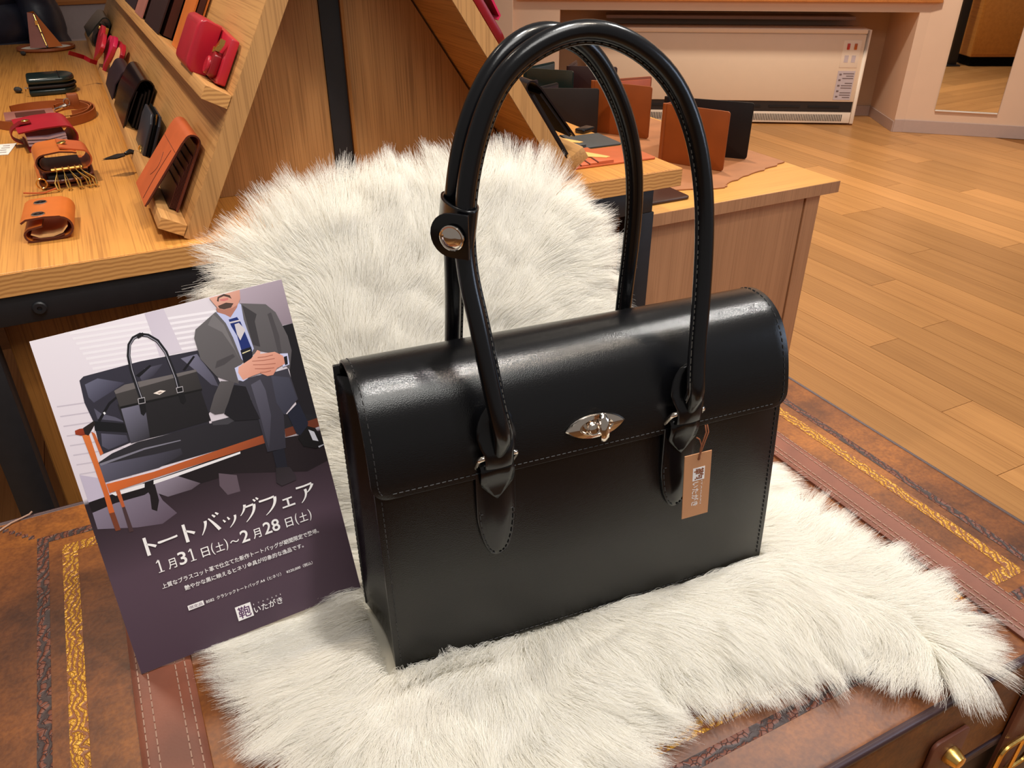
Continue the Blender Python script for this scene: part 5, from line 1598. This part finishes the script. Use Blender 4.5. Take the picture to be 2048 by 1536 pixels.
# lanyard: a long strap looped on edge, a card holder lying in it
t = thing('leather_lanyard', 'looped brown leather lanyard with card holder lying on the table', 'lanyard', (-0.088, 2.00, kz), (0, 0, math.radians(4)))
def loop_band(name, a, b, h, th, mat, q0, q1, z0, cx=0, cy=0, closed=False):
    P = [(cx + a * math.cos(math.radians(q)), cy + b * math.sin(math.radians(q))) for q in np.linspace(q0, q1, 40)]
    rows = []
    for p in P:
        d = Vector((p[0] - cx, p[1] - cy)).normalized() * th
        rows.append([(p[0], p[1], z0), (p[0] + d.x, p[1] + d.y, z0), (p[0] + d.x, p[1] + d.y, z0 + h), (p[0], p[1], z0 + h), (p[0], p[1], z0)])
    return MB().grid(rows).build(name, mat, t)
loop_band('strap_loop', 0.098, 0.120, 0.017, 0.0026, 'band_brown', -200, 70, 0.0)
loop_band('strap_loop', 0.088, 0.100, 0.017, 0.0026, 'band_brown', -60, 130, 0.0)
loop_band('strap_loop', 0.036, 0.050, 0.016, 0.0026, 'band_brown', -100, 150, 0.0, 0.058, 0.02)
hd_ = MB().box((-0.072, -0.055, 0.010), (0.020, 0.030, 0.014)).build('card_holder', 'mauve_brown', t, bevel=0.001)
MB().box((-0.052, -0.040, 0.0141), (0.004, 0.010, 0.0146)).build('window', 'brown_edge', hd_, smooth=False)
MB().box((-0.070, -0.050, 0.0), (0.015, 0.025, 0.0095)).build('holder_back', 'brown_edge', t, smooth=False)
m = MB()
m.tube([(0.022, -0.010, 0.016), (0.034, -0.004, 0.018), (0.046, 0.0, 0.022)], 0.0035, 8)
m.tube([(0.050 + 0.006 * math.cos(q), 0.002, 0.027 + 0.007 * math.sin(q)) for q in np.linspace(0, 2 * PI, 13)[:-1]], 0.0017, 6, closed=True)
m.tube([(0.040 + 0.007 * math.cos(q), -0.004 + 0.007 * math.sin(q), 0.020) for q in np.linspace(0, 2 * PI, 13)[:-1]], 0.0017, 6, closed=True)
m.build('swivel_hook', 'nickel', t)
MB().box((0.052, 0.004, 0.016), (0.074, 0.024, 0.042)).build('strap_keeper', 'band_brown', t, bevel=0.003)

# price card
t = thing('price_card', 'small white price card lying at the left edge of the table', 'card', (-0.158, 1.70, kz), (0, 0, math.radians(-8)))
cdb = MB().box((-0.06, 0, 0), (0.010, 0.085, 0.0008)).build('card', 'paper_white', t, smooth=False)
m = MB()
for k in range(4):
    m.box((-0.010, 0.016 + k * 0.017, 0.0008), (0.004 - 0.003 * (k % 2), 0.020 + k * 0.017, 0.0010))
stuff(m.build('printed_line', 'ink', cdb, smooth=False))

# dark green zip purse
t = thing('green_zip_purse', 'dark green glossy zip purse with rounded end, alone on the table', 'purse', (-0.066, 2.315, kz), (0, 0, math.radians(2)))
m = MB()
ol = [(-0.052, -0.05), (0.020, -0.05)] + [(0.020 + 0.032 * math.cos(math.radians(q)), 0.05 * math.sin(math.radians(q))) for q in range(-80, 81, 10)] + [(0.020, 0.05), (-0.052, 0.05)]
m.prism(ol, 0.0, 0.0145)
m.build('lower_half', 'dark_green', t, bevel=0.005, segs=3)
m = MB()
m.prism([(x * 0.99, y * 0.99) for x, y in ol], 0.0235, 0.0400)
m.build('upper_half', 'dark_green', t, bevel=0.007, segs=4)
m = MB()
m.prism([(x * 0.96, y * 0.96) for x, y in ol], 0.0140, 0.0240)
m.build('zip_gusset', 'black_felt', t, smooth=False)
zip_band('zip', t, [(x * 0.985, y * 0.985, 0.0190) for x, y in ol[:-1]], 0.006, 'brass', 'espresso')
MB().prism([(-0.0005, -0.049), (0.0015, -0.049), (0.0015, 0.049), (-0.0005, 0.049)], 0.0392, 0.0404, Matrix.Translation((0.018, 0, 0))).build('seam', 'black_gloss', t)
MB().tube([(-0.053, -0.046, 0.019), (-0.058, -0.044, 0.019), (-0.060, -0.038, 0.012)], 0.0022, 8).build('zip_pull', 'nickel', t)

# pyramid pouch on a round tray
t = thing('round_tray', 'round tray with white centre and brown leather rim at the table end', 'tray', (-0.076, 3.10, kz))
m = MB()
m.lathe([(0.080, 0.0), (0.084, 0.004), (0.083, 0.010), (0.078, 0.010), (0.074, 0.0045), (0.074, 0.0040)], 40)
m.build('rim', 'band_brown', t)
MB().lathe([(0.0735, 0.001), (0.0735, 0.0042)], 40).build('tray_centre', 'tray_white', t)
t = thing('pyramid_pouch', 'tan pyramid-shaped leather pouch with a golden zip, standing on a round tray', 'pouch', (-0.074, 3.09, kz + 0.0106))
A = [(-0.045, -0.030, 0), (0.046, -0.026, 0), (0.010, 0.050, 0), (-0.028, -0.004, 0.098), (-0.010, 0.004, 0.100)]
m = MB()
m.add([A[0], (0.000, -0.042, 0), A[3], (-0.014, -0.012, 0.096)], [(0, 1, 3, 2)])
m.add([A[0], A[3], A[2]], [(0, 1, 2)])
m.add([A[0], A[2], (0.000, -0.042, 0)], [(0, 1, 2)])
m.build('left_face', 'mauve_brown', t, smooth=False)
m = MB()
m.add([(0.006, -0.042, 0), A[1], A[4], (-0.008, -0.010, 0.098)], [(0, 1, 2, 3)])
m.add([A[1], A[2], A[4]], [(0, 1, 2)])
m.add([A[2], A[3], A[4]], [(0, 1, 2)])
m.add([(0.006, -0.042, 0), A[2], A[1]], [(0, 1, 2)])
m.build('right_face', 'tan', t, smooth=False)
MB().add([(0.0005, -0.0405, 0.001), (0.0058, -0.0405, 0.001), (-0.0085, -0.0095, 0.096), (-0.0135, -0.0112, 0.095)], [(0, 1, 2, 3)]).build('zip_tape', 'brown_inner', t, smooth=False)
m = MB()
m.tube([(0.002, -0.044, 0.006), (-0.006, -0.024, 0.055), (-0.011, -0.013, 0.092)], 0.0016, 6)
m.box((-0.013, -0.032, 0.064), (-0.005, -0.026, 0.076))
m.tube([(-0.006, -0.034, 0.066), (-0.003, -0.042, 0.045)], 0.002, 6)
m.build('zip', 'brass', t)

for x, y, lab, w in ((-0.142, 2.335, 'small dark pebble beside the dark green zip purse', 1.0), (-0.139, 2.985, 'small dark pebble in front of the round tray', 0.9)):
    m = MB().ball((0, 0, 0.007 * w), (0.008 * w, 0.012 * w, 0.007 * w), 9, 6)
    o = m.build('pebble', 'pebble', smooth=False)
    o.location = (x, y, kz)
    o.rotation_euler = (0, 0, 0.6)
    tag(o, lab, 'pebble')

# --- on the lower ledge of the left board, from the front
LE = 0.0064
# tan bifold standing like a tent
BT_ = Lmat(0.052, LE, 0.006)
t = thing('tan_bifold_wallet', 'tan leather bifold wallet standing open on the lower ledge, nearest the viewer', 'wallet', mat=BT_)
m = MB()
cp = [(0.0012, 0.0), (0.0012, 0.090)] + arc(0.0106, 0.0965, 0.0094, 180, 20, 8) + [(0.0225, 0.089), (0.0410, -0.0060)]
m.sheet(cp, 0.0024, 0, 0.122, SW, edge=True)
m.build('cover', ['tan_red', 'brown_edge'], t)
m = MB()
m.sheet([(0.0034, 0.002), (0.0034, 0.090), (0.0062, 0.095)], 0.0016, 0.002, 0.114, SW)
m.sheet([(0.0200, 0.090), (0.0388, -0.003)], 0.0012, 0.002, 0.120, SW)
m.build('lining', 'brown_inner', t)
for k in range(5):
    MB().sheet([(0.0052 + k * 0.0016, 0.002), (0.0052 + k * 0.0016, 0.078 - k * 0.011)], 0.0009, 0.003, 0.113, SW).build('card_pocket', 'brown_inner', t)
def on_front(x, y):
    """point on the front flap: x along, y = height"""
    f = (y + 0.006) / 0.095
    return Vector((x, y, 0.0410 + (0.0225 - 0.0410) * f + 0.0011))
m = MB()
m.tube([on_front(0.002, 0.0755), on_front(0.120, 0.0755)], 0.0004, 5)
m.tube([on_front(0.030 + 0.004 * math.sin(k / 8 * PI), 0.072 - 0.075 * k / 8) for k in range(9)], 0.0007, 5)
m.tube([on_front(0.066 - 0.016 * math.sin(k / 10 * PI) , 0.060 - 0.036 * k / 10) for k in range(11)], 0.0006, 5)
stuff(m.build('cut_line', 'brown_inner', t))

# navy key pouch with zip and tassel
t = thing('navy_zip_pouch', 'small navy pouch with golden zip and black strap beside the tan bifold wallet', 'pouch', mat=Lmat(0.360, LE, 0.012, 0.0, math.radians(4)))
m = MB()
ol = [(0.0, 0.0), (0.120, 0.0), (0.120, 0.050), (0.104, 0.068), (0.012, 0.068), (0.0, 0.054)]
m.prism(ol, 0.006, 0.011)
m.build('front_side', 'navy', t, bevel=0.0015)
MB().prism(ol, -0.006, -0.001).build('back_side', 'navy', t, bevel=0.0015)
MB().prism([(x * 0.97 + 0.002, y * 0.95 + 0.001) for x, y in ol], -0.001, 0.006).build('zip_gusset', 'black_felt', t, smooth=False)
zip_band('zip', t, [(0.0, 0.002, 0.0025), (-0.0008, 0.054, 0.0025), (0.012, 0.0695, 0.0025), (0.104, 0.0695, 0.0025)], 0.0045)
m = MB()
m.tube([(0.026 + 0.014 * math.cos(q), -0.001 + 0.012 * math.sin(q), 0.0135) for q in np.linspace(0, 2 * PI, 17)[:-1]], 0.0012, 6, closed=True)
m.build('key_ring', 'brass', t)
m = MB()
m.tube([(0.022, -0.002, 0.0150), (0.020, -0.003, 0.028), (0.016, -0.008, 0.034)], [0.003, 0.0045, 0.003], 8)
m.add([(0.008, -0.008, 0.034), (0.024, -0.008, 0.034), (0.026, -0.014, 0.046), (0.012, -0.026, 0.066), (0.002, -0.015, 0.046)], [(0, 1, 2, 3, 4)])
m.add([(0.008, -0.010, 0.034), (0.024, -0.010, 0.034), (0.026, -0.016, 0.046), (0.012, -0.028, 0.066), (0.002, -0.017, 0.046)], [(4, 3, 2, 1, 0)])
m.build('tassel_strap', 'black_gloss', t)

# black glossy folded wallet and its neighbour
for (a, lab, w, h, mt, nm) in ((0.570, 'black patent folded wallet with rounded spine, middle of the lower ledge', 0.230, 0.094, 'espresso_gloss', 'black_folded_wallet'), (0.860, 'dark plum folded wallet behind the black patent one on the lower ledge', 0.200, 0.064, 'plum', 'plum_folded_wallet')):
    t = thing(nm, lab, 'wallet', mat=Lmat(a, LE, 0.004))
    m = MB()
    m.sheet([(0.0015, 0.0), (0.0015, h - 0.014)] + arc(0.0150, h - 0.014, 0.0135, 180, 10, 9) + [(0.0300, h - 0.022), (0.0335, h * 0.45), (0.0310, -0.003)], 0.0024, 0, w, SW)
    m.build('cover', mt, t)
    for k in range(3):
        MB().sheet([(0.0050 + k * 0.0055, 0.002), (0.0060 + k * 0.0055, h * 0.6), (0.0080 + k * 0.004, h - 0.016 - 0.006 * k)], 0.0030, 0.004 + 0.004 * k, w - 0.004, SW).build('inner_leaf', 'dark_inner', t)
    MB().sheet([(0.0270, h * 0.72), (0.0285, 0.002)], 0.0018, 0.004, w - 0.004, SW).build('lining', 'dark_inner', t)

# the red heart-shaped cases
def heart(s):
    pts = []
    for i in range(40):
        q = 2 * PI * i / 40
        x = 16 * math.sin(q) ** 3
        y = 13 * math.cos(q) - 5 * math.cos(2 * q) - 2 * math.cos(3 * q) - math.cos(4 * q)
        pts.append((x * s / 32, (y + 17) * s / 32))
    return pts[::-1]
t = thing('heart_coin_case', 'red heart-shaped leather coin case standing open on the lower ledge', 'coin case', mat=Lmat(1.24, LE, 0.012))
for k, (z0_, sp, mt, x) in enumerate(((0.030, 0.12, 'red', 0.10), (0.012, -0.10, 'magenta', 0.02), (0.0, -0.05, 'red', -0.06))):
    h_ = MB(Matrix.Translation((x, 0.0, z0_)) @ Matrix.Rotation(sp, 4, 'Z'))
    h_.prism([(px * 1.7, py * 0.92) for px, py in heart(0.105)], 0.0, 0.009)
    h_.build('heart_panel', mt, t, bevel=0.003, segs=3)
MB(Matrix.Translation((-0.06, 0.0, 0.0095))).prism([(px * 1.6, py * 0.86) for px, py in heart(0.10)], 0.0, 0.002).build('lining', 'beige_lining', t, smooth=False)
m = MB()
m.sheet([(0.02, 0.036), (0.01, 0.052), (0.03, 0.066), (0.0, 0.100)], 0.0016, 0.006, 0.016)
m.build('ribbon', 'red_dark', t)

# dark green flap pouch
t = thing('green_flap_pouch', 'dark green flap pouch with a golden clasp at the far end of the lower ledge', 'pouch', mat=Lmat(1.66, LE, 0.004))
m = MB()
m.sheet([(0.002, 0.0), (0.002, 0.076)] + arc(0.014, 0.078, 0.012, 180, 20, 8) + [(0.034, 0.060), (0.046, 0.020)], 0.0030, 0.06, 0.32, SW)
m.build('flap', 'dark_green', t)
MB().prism([(0.0, 0.0), (0.26, 0.0), (0.26, 0.066), (0.02, 0.068), (0.0, 0.05)], 0.004, 0.024).build('pouch_body', 'black_gloss', t, bevel=0.005)
m = MB()
m.box((-0.006, 0.046, 0.006), (0.014, 0.070, 0.026))
m.box((0.0, 0.058, 0.026), (0.020, 0.066, 0.032))
m.build('clasp', 'brass', t, bevel=0.002)

# --- on the upper ledge
LU = 0.1845
t = thing('red_flap_purse', 'red leather flap purse with golden zip end, nearest on the upper ledge', 'purse', mat=Lmat(0.040, LU, 0.003))
m = MB()
m.prism([(0.0, 0.003), (0.020, 0.0), (0.170, 0.0), (0.170, 0.055), (0.130, 0.068), (0.0, 0.062)], 0.0, 0.011)
m.build('pouch_body', 'red', t, bevel=0.002, segs=2)
m = MB()
ol = [(0.050, 0.0), (0.158, 0.0), (0.158, 0.066), (0.050, 0.066)]
lay = []
for z, (dx0, dx1, dy0, dy1) in ((0.012, (0, 0, 0, 0)), (0.034, (-0.006, 0.002, -0.002, 0.001)), (0.041, (-0.006, -0.002, 0.004, -0.003)), (0.043, (-0.003, -0.010, 0.012, -0.010))):
    lay.append([(0.068 + dx0, dy0, z), (0.172 + dx1, dy0, z), (0.172 + dx1, 0.068 + dy1, z), (0.068 + dx0, 0.068 + dy1, z)])
for a, b in zip(lay, lay[1:]):
    m.add(a + b, [(i, (i + 1) % 4, 4 + (i + 1) % 4, 4 + i) for i in range(4)])
m.add(lay[-1], [(0, 1, 2, 3)])
m.add(lay[0], [(3, 2, 1, 0)])
m.build('flap', 'red', t, bevel=0.0025, segs=3)
m = MB(Matrix.Translation((0.036, 0.022, 0.011)) @ Matrix.Scale(1.25, 4))
m.prism([(0.0135 * math.cos(q), 0.0135 * math.sin(q)) for q in np.linspace(-PI / 2, PI / 2, 12)] + [(-0.010, 0.0135), (-0.016, 0.0100), (-0.016, -0.010), (-0.010, -0.0135)], 0.0, 0.008)
tb_ = m.build('closing_tab', 'red_dark', t, bevel=0.002)
disc('snap', 'red', tb_, Matrix.Translation((0.035, 0.018, 0.0212)), 0.0118, 0.0035)
m = MB()
for k in range(8):
    m.box((0.026 - 0.0024 * k, 0.038 + 0.0016 * k, 0.0150), (0.0276 - 0.0024 * k, 0.0450 + 0.0016 * k, 0.0215))
m.box((0.0285, 0.036, 0.0150), (0.0340, 0.043, 0.0225))
stuff(m.build('zip_teeth', 'brass', tb_, smooth=False))
m = MB()
for k in range(22):
    a, b = 0.006 + k * 0.0055, 0.006 + k * 0.0055 + 0.0034
    m.box((a, 0.0030, 0.0118), (b, 0.0038, 0.0126))
stuff(m.build('stitching', 'red_dark', t, smooth=False))

for (a, w, h, mt, nm, lab, dep) in ((0.535, 0.22, 0.165, 'burgundy', 'burgundy_long_wallet', 'burgundy long wallet standing behind the red flap purse on the upper ledge', 0.028), (0.800, 0.14, 0.160, 'mauve_brown', 'mauve_long_wallet', 'dusty pink-brown long wallet standing beside the burgundy one', 0.030), (1.00, 0.25, 0.105, 'plum', 'plum_flap_purse', 'plum purse with a golden ring, farthest on the upper ledge', 0.026)):
    t = thing(nm, lab, 'wallet' if 'wallet' in nm else 'purse', mat=Lmat(a, LU, 0.003))
    m = MB()
    m.sheet([(0.002, 0.0), (0.002, h - 0.012)] + arc(0.002 + dep * 0.4, h - 0.012, dep * 0.4, 180, 0, 8) + [(dep * 0.95, h * 0.5), (dep, 0.0)], 0.0026, 0, w, SW)
    m.build('cover', mt, t)
    MB().sheet([(dep * 0.45, 0.002), (dep * 0.42, h - 0.02)], dep * 0.5, 0.004, w - 0.004, SW).build('inner_leaf', 'brown_inner' if 'wallet' in nm else 'dark_inner', t)
    if 'purse' in nm:
        MB().tube([(0.06 + 0.012 * math.cos(q), 0.05 + 0.012 * math.sin(q), dep + 0.004) for q in np.linspace(0, 2 * PI, 15)[:-1]], 0.002, 6, closed=True).build('ring', 'brass', t)
t = thing('tan_long_wallet', 'tan long wallet leaning against the board above the red flap purse', 'wallet', mat=Lmat(0.335, LU + 0.0, 0.002))
m = MB()
m.sheet([(0.002, 0.0), (0.002, 0.168)] + arc(0.009, 0.168, 0.007, 180, 0, 6) + [(0.0165, 0.10), (0.0165, 0.0)], 0.0024, 0, 0.105, SW)
m.build('cover', 'tan', t)
MB().sheet([(0.0085, 0.002), (0.0085, 0.165)], 0.009, 0.003, 0.102, SW).build('inner_leaf', 'brown_inner', t)

# --- right board: a black wallet on its ledge, a red case higher up
def Rmat(a, b, off, spin=0.0):
    """x towards the viewer, y up the slope, z out"""
    return frame(RT @ Vector((a, b, off)), Vector((0, -1, 0)), RB, RN) @ Matrix.Rotation(spin, 4, 'Z')
t = thing('black_glossy_wallet', 'glossy black folded wallet standing on the right ledge of the rack', 'wallet', mat=Rmat(-0.128, 0.0125, 0.002))
m = MB()
m.sheet([(0.0015, 0.0), (0.0015, 0.128)] + arc(0.0105, 0.130, 0.009, 180, 10, 8) + [(0.0225, 0.118), (0.0310, 0.020)], 0.0026, 0, 0.120, SW)
m.build('cover', 'espresso_gloss', t)
MB().sheet([(0.006, 0.002), (0.007, 0.118)], 0.005, 0.003, 0.117, SW).build('inner_leaf', 'dark_inner', t)
MB().sheet([(0.0185, 0.112), (0.0260, 0.024)], 0.004, 0.003, 0.117, SW).build('lining', 'dark_inner', t)
t = thing('red_hanging_case', 'red leather case with a strap high on the right board of the rack', 'case', mat=Rmat(-0.118, 0.205, 0.002))
MB().prism(rot_rect(0.110, 0.110, 0.02), 0.0, 0.014, Matrix.Translation((0.058, 0.068, 0))).build('case_body', 'red_dark', t, bevel=0.004)
m = MB()
m.sheet([(0.016, 0.050), (0.022, 0.052), (0.024, 0.075), (0.022, 0.095), (0.016, 0.098)], 0.003, 0.06, 0.113, SW)
m.build('closing_strap', 'magenta', t)

# --- open card cases lying on the right end of the table
def card_case(name, label, x0, y0, w, d, mt, slot, rz):
    t = thing(name, label, 'card case', (x0, y0, kz), (0, 0, rz))
    MB().prism([(p[0] + w / 2, p[1] + d / 2) for p in rot_rect(w, d, 0.006)], 0.0, 0.0030).build('cover', mt, t, bevel=0.0006)
    for k in range(4):
        x = 0.006 + k * 0.0165
        m = MB()
        m.prism([(x, 0.003), (w * 0.50, 0.003), (w * 0.50, d - 0.003), (x + 0.012, d - 0.003)], 0.0030 + 0.0012 * k, 0.0042 + 0.0012 * k)
        m.build('card_pocket', mt, t, bevel=0.0003)
        MB().prism([(x - 0.0022, 0.003), (x, 0.003), (x + 0.012, d - 0.003), (x + 0.0098, d - 0.003)], 0.0030 + 0.0012 * k - 0.0011, 0.0044 + 0.0012 * k).build('pocket_edge', slot, t, smooth=False)
    MB().prism([(w * 0.28, d * 0.42), (w * 0.46, d * 0.18), (w * 0.52, d * 0.22), (w * 0.34, d * 0.80)], 0.0080, 0.0088).build('yellow_card', 'cream_card', t, smooth=False)
    return t
card_case('tan_card_case', 'open tan card case with rows of pockets on the right table end', 0.700, 1.152, 0.172, 0.098, 'tan_red', 'brown_edge', math.radians(-2))
card_case('grey_card_case', 'open dark grey card case behind the tan one on the table', 0.722, 1.262, 0.152, 0.090, 'charcoal', 'black_felt', math.radians(-2))
t = thing('black_key_fob', 'small black leather fob behind the dark grey card case', 'fob', (0.866, 1.378, kz), (0, 0, 0.4))
MB().prism(rot_rect(0.040, 0.022, 0.004), 0, 0.008).build('fob_body', 'black_gloss', t, bevel=0.002)
MB().tube([(0.020, 0, 0.004), (0.024, 0.004, 0.005), (0.022, 0.008, 0.004)], 0.0016, 6).build('fob_loop', 'brass', t)
t = thing('grey_flat_wallet', 'flat grey wallet at the far right of the table top', 'wallet', (0.745, 1.490, kz), (0, 0, 0.05))
MB().prism([(0, 0), (0.12, 0), (0.12, 0.10), (0, 0.10)], 0, 0.010).build('cover', 'charcoal', t, bevel=0.003)
MB().prism([(0.004, 0.004), (0.117, 0.004), (0.117, 0.096), (0.004, 0.096)], 0.0102, 0.017).build('upper_leaf', 'charcoal', t, bevel=0.002)

# --- on the low cabinet: mats and open wallets standing on edge
CZ = 0.6504
def wavy(pts, amp, seed, n=8):
    rg = random.Random(seed)
    out = []
    for i in range(len(pts)):
        a, b = Vector(pts[i]), Vector(pts[(i + 1) % len(pts)])
        nn = Vector((-(b - a).y, (b - a).x)).normalized()
        for k in range(n):
            p = a + (b - a) * k / n + nn * (rg.uniform(-amp, amp) if k else 0)
            out.append((p.x, p.y))
    return out
m = MB().prism(wavy([(0.965, 1.325), (1.150, 1.268), (1.180, 1.292), (1.300, 1.330), (1.404, 1.362), (1.385, 2.60), (0.965, 2.60)], 0.004, 3), 0, 0.0028)
o = m.build('leather_hide', 'hide_mat', bevel=0.0008)
o.location = (0, 0, CZ)
tag(o, 'pale brown leather hide with a rough edge spread over the low cabinet', 'hide')
m = MB().prism([(p[0] + 0.975, p[1] + 1.285) for p in rot_rect(0.130, 0.085, 0.010)], 0, 0.006)
o = m.build('dark_mat', 'walnut_mat', bevel=0.002)
o.location = (0, 0, CZ)
tag(o, 'dark brown leather pad on the low cabinet, close beside the table corner', 'pad')
WZ = CZ + 0.0032
def standing_wallet(name, label, spine, end, rear, h, mt, inner, wt=0.0040):
    """open wallet on edge: V in plan, spine at `spine`, front cover to `end`, rear cover to `rear`"""
    t = thing(name, label, 'wallet', (spine[0], spine[1], WZ), group=None)
    e_ = Vector((end[0] - spine[0], end[1] - spine[1]))
    r_ = Vector((rear[0] - spine[0], rear[1] - spine[1]))
    def cover(nm, v, mat, hh, inset):
        u = v.normalized()
        nn = Vector((-u.y, u.x))
        T = frame(Vector((0, 0, 0)), Vector((u.x, u.y, 0)), Vector((0, 0, 1)), Vector((u.y, -u.x, 0)))
        L = v.length
        ol = [(inset, 0), (L - 0.006, 0)] + [(L - 0.006 + 0.006 * math.cos(math.radians(q)), 0.006 + 0.006 * math.sin(math.radians(q))) for q in (-60, -30, 0)] + [(L - 0.006 + 0.006 * math.cos(math.radians(q)), hh - 0.006 + 0.006 * math.sin(math.radians(q))) for q in (0, 30, 60, 90)] + [(inset, hh)]
        return MB(T).prism(ol, -wt / 2, wt / 2).build(nm, mat, t, bevel=0.0008)
    f = cover('front_cover', e_, mt, h, 0.004)
    b = cover('rear_cover', r_, mt, h, 0.004)
    MB().lathe([(0.0055, 0), (0.0055, h)], 12).build('spine', mt, t)
    # pocket leaves on the inner faces
    for cov, v, sg in ((f, e_, 1), (b, r_, -1)):
        u = v.normalized()
        nn = Vector((-u.y, u.x))
        if nn.dot(e_ + r_) < 0:
            nn = -nn
        o_ = nn * (wt / 2 + 0.0016)
        T = frame(Vector((o_.x, o_.y, 0)), Vector((u.x, u.y, 0)), Vector((0, 0, 1)), Vector((u.y, -u.x, 0)))
        MB(T).prism([(0.010, 0.002), (v.length - 0.005, 0.002), (v.length - 0.005, h - 0.006), (0.010, h - 0.006)], -0.0012, 0.0012).build('pocket_leaf', inner, t, bevel=0.0006)
    return t
G = 'open wallets standing on the low cabinet'
for w in (('tan_open_wallet', 'bright tan open wallet standing nearest on the pale hide', (1.149, 1.495), (1.220, 1.360), (1.235, 1.520), 0.128, 'cognac', 'tan_red'),
          ('black_open_wallet', 'dark open wallet standing just behind the nearest tan wallet', (1.205, 1.565), (1.336, 1.415), (1.300, 1.630), 0.126, 'dark_inner', 'charcoal'),
          ('tan_spread_wallet', 'tan wallet standing half open in the middle of the hide', (1.160, 1.815), (1.245, 1.678), (1.330, 1.800), 0.126, 'cognac', 'tan_red'),
          ('espresso_open_wallet', 'dark brown open wallet standing next to the table edge', (1.010, 1.850), (1.150, 1.770), (1.100, 1.890), 0.115, 'espresso', 'plum'),
          ('plum_open_wallet', 'small plum wallet standing behind the dark brown one', (1.015, 1.960), (1.060, 1.930), (1.100, 2.000), 0.105, 'plum', 'espresso'),
          ('green_open_wallet', 'blackish green open wallet standing far back beside the rack', (1.130, 2.130), (1.225, 2.020), (1.260, 2.190), 0.115, 'dark_green', 'charcoal'),
          ('burgundy_open_wallet', 'blackish burgundy open wallet standing farthest back on the hide', (1.255, 2.100), (1.370, 2.020), (1.330, 2.180), 0.115, 'burgundy', 'plum')):
    t = standing_wallet(*w)
    t['group'] = G

# ------------------------------------------------------------------ the person at the far end of the table
def person():
    t = thing('person', 'person in a dark quilted jacket standing beyond the far end of the table', 'person', (-0.325, 3.56, 0))
    J = dict(pelvis=(0, 0, .93), waist=(0, 0.005, 1.08), chest=(0, 0.0, 1.32), neck=(0, 0.01, 1.48), head=(0, -0.01, 1.60), crown=(0, 0.0, 1.70))
    vs = [J['pelvis'], J['waist'], J['chest'], J['neck'], (0, -.005, 1.56), J['head'], J['crown']]
    ra = [.135, .12, .145, .058, .070, .082, .060]
    es = [(0, 1), (1, 2), (2, 3), (3, 4), (4, 5), (5, 6)]
    for s in (-1, 1):
        n = len(vs)
        vs += [(s * .10, 0, .86), (s * .11, -.01, .48), (s * .115, .02, .085), (s * .125, -.10, .045)]
        ra += [.085, .060, .042, .036]
        es += [(0, n), (n, n + 1), (n + 1, n + 2), (n + 2, n + 3)]
        n = len(vs)
        vs += [(s * .18, 0, 1.40), (s * .24, .01, 1.12), (s * .245, -.05, .88), (s * .245, -.07, .80), (s * .245, -.08, .73)]
        ra += [.058, .045, .032, .030, .020]
        es += [(2, n), (n, n + 1), (n + 1, n + 2), (n + 2, n + 3), (n + 3, n + 4)]
    me = bpy.data.meshes.new('body')
    me.from_pydata(vs, es, [])
    me.materials.append(M['trousers'])
    o = bpy.data.objects.new('body', me)
    COL.objects.link(o)
    o.parent = t
    sk = o.modifiers.new('skin', 'SKIN')
    if not me.skin_vertices:
        bm = bmesh.new()
        bm.from_mesh(me)
        bm.verts.layers.skin.verify()
        bm.to_mesh(me)
        bm.free()
    for i, r in enumerate(ra):
        me.skin_vertices[0].data[i].radius = (r, r * 0.8)
    me.skin_vertices[0].data[0].use_root = True
    ss_ = o.modifiers.new('smooth', 'SUBSURF')
    ss_.levels = ss_.render_levels = 2
    # head covering skin, hair
    m = MB()
    m.ball((0, -0.012, 1.60), (.074, .092, .112), 20, 14)
    m.ball((0, -0.105, 1.592), (.012, .016, .020), 8, 6)
    for s in (-1, 1):
        m.ball((s * .074, 0.0, 1.60), (.010, .020, .030), 8, 6)
    m.build('face', 'skin', t)
    m = MB()
    m.ball((0, 0.008, 1.635), (.084, .096, .092), 20, 12)
    m.build('hair', 'hair', t)
    # quilted jacket: rings that swell between the seams
    def quilt(cx, cy, rx, ry, z0, z1, n, taper, name, lean=(0, 0)):
        rows = []
        k = n * 6
        for i in range(k + 1):
            f = i / k
            z = z0 + (z1 - z0) * f
            b = abs(math.sin(PI * f * n)) ** 0.55
            g = (1 + (taper - 1) * f) * (0.90 + 0.10 * b)
            rows.append([(cx + lean[0] * f + rx * g * math.cos(q), cy + lean[1] * f + ry * g * math.sin(q) * (1 + .03 * math.sin(5 * q + i)), z) for q in np.linspace(0, 2 * PI, 33)])
        m = MB().grid(rows)
        m.add(rows[0][:-1], [tuple(range(32))])
        m.add(rows[-1][:-1], [tuple(range(32))])
        return m.build(name, 'down_fabric', t)
    quilt(0, 0, .235, .165, .52, 1.47, 8, .80, 'jacket')
    for s in (-1, 1):
        quilt(s * .262, -.03, .075, .080, .66, 1.42, 7, .90, 'sleeve', (-s * .07, .03))
    quilt(0, 0.0, .105, .105, 1.44, 1.53, 1, .9, 'collar')
    MB().box((-.006, -.172, .72), (.006, -.160, 1.44)).build('zip', 'black_steel', t)
    for s in (-1, 1):
        m = MB(Matrix.Translation((s * .125, -.05, 0)))
        m.prism([(0.048 * math.cos(q), .135 * math.sin(q) * (1 if math.sin(q) < 0 else .75)) for q in np.linspace(0, 2 * PI, 20)[:-1]], 0.0, 0.075)
        m.build('shoe', 'black_gloss', t, bevel=0.02, segs=3)
person()
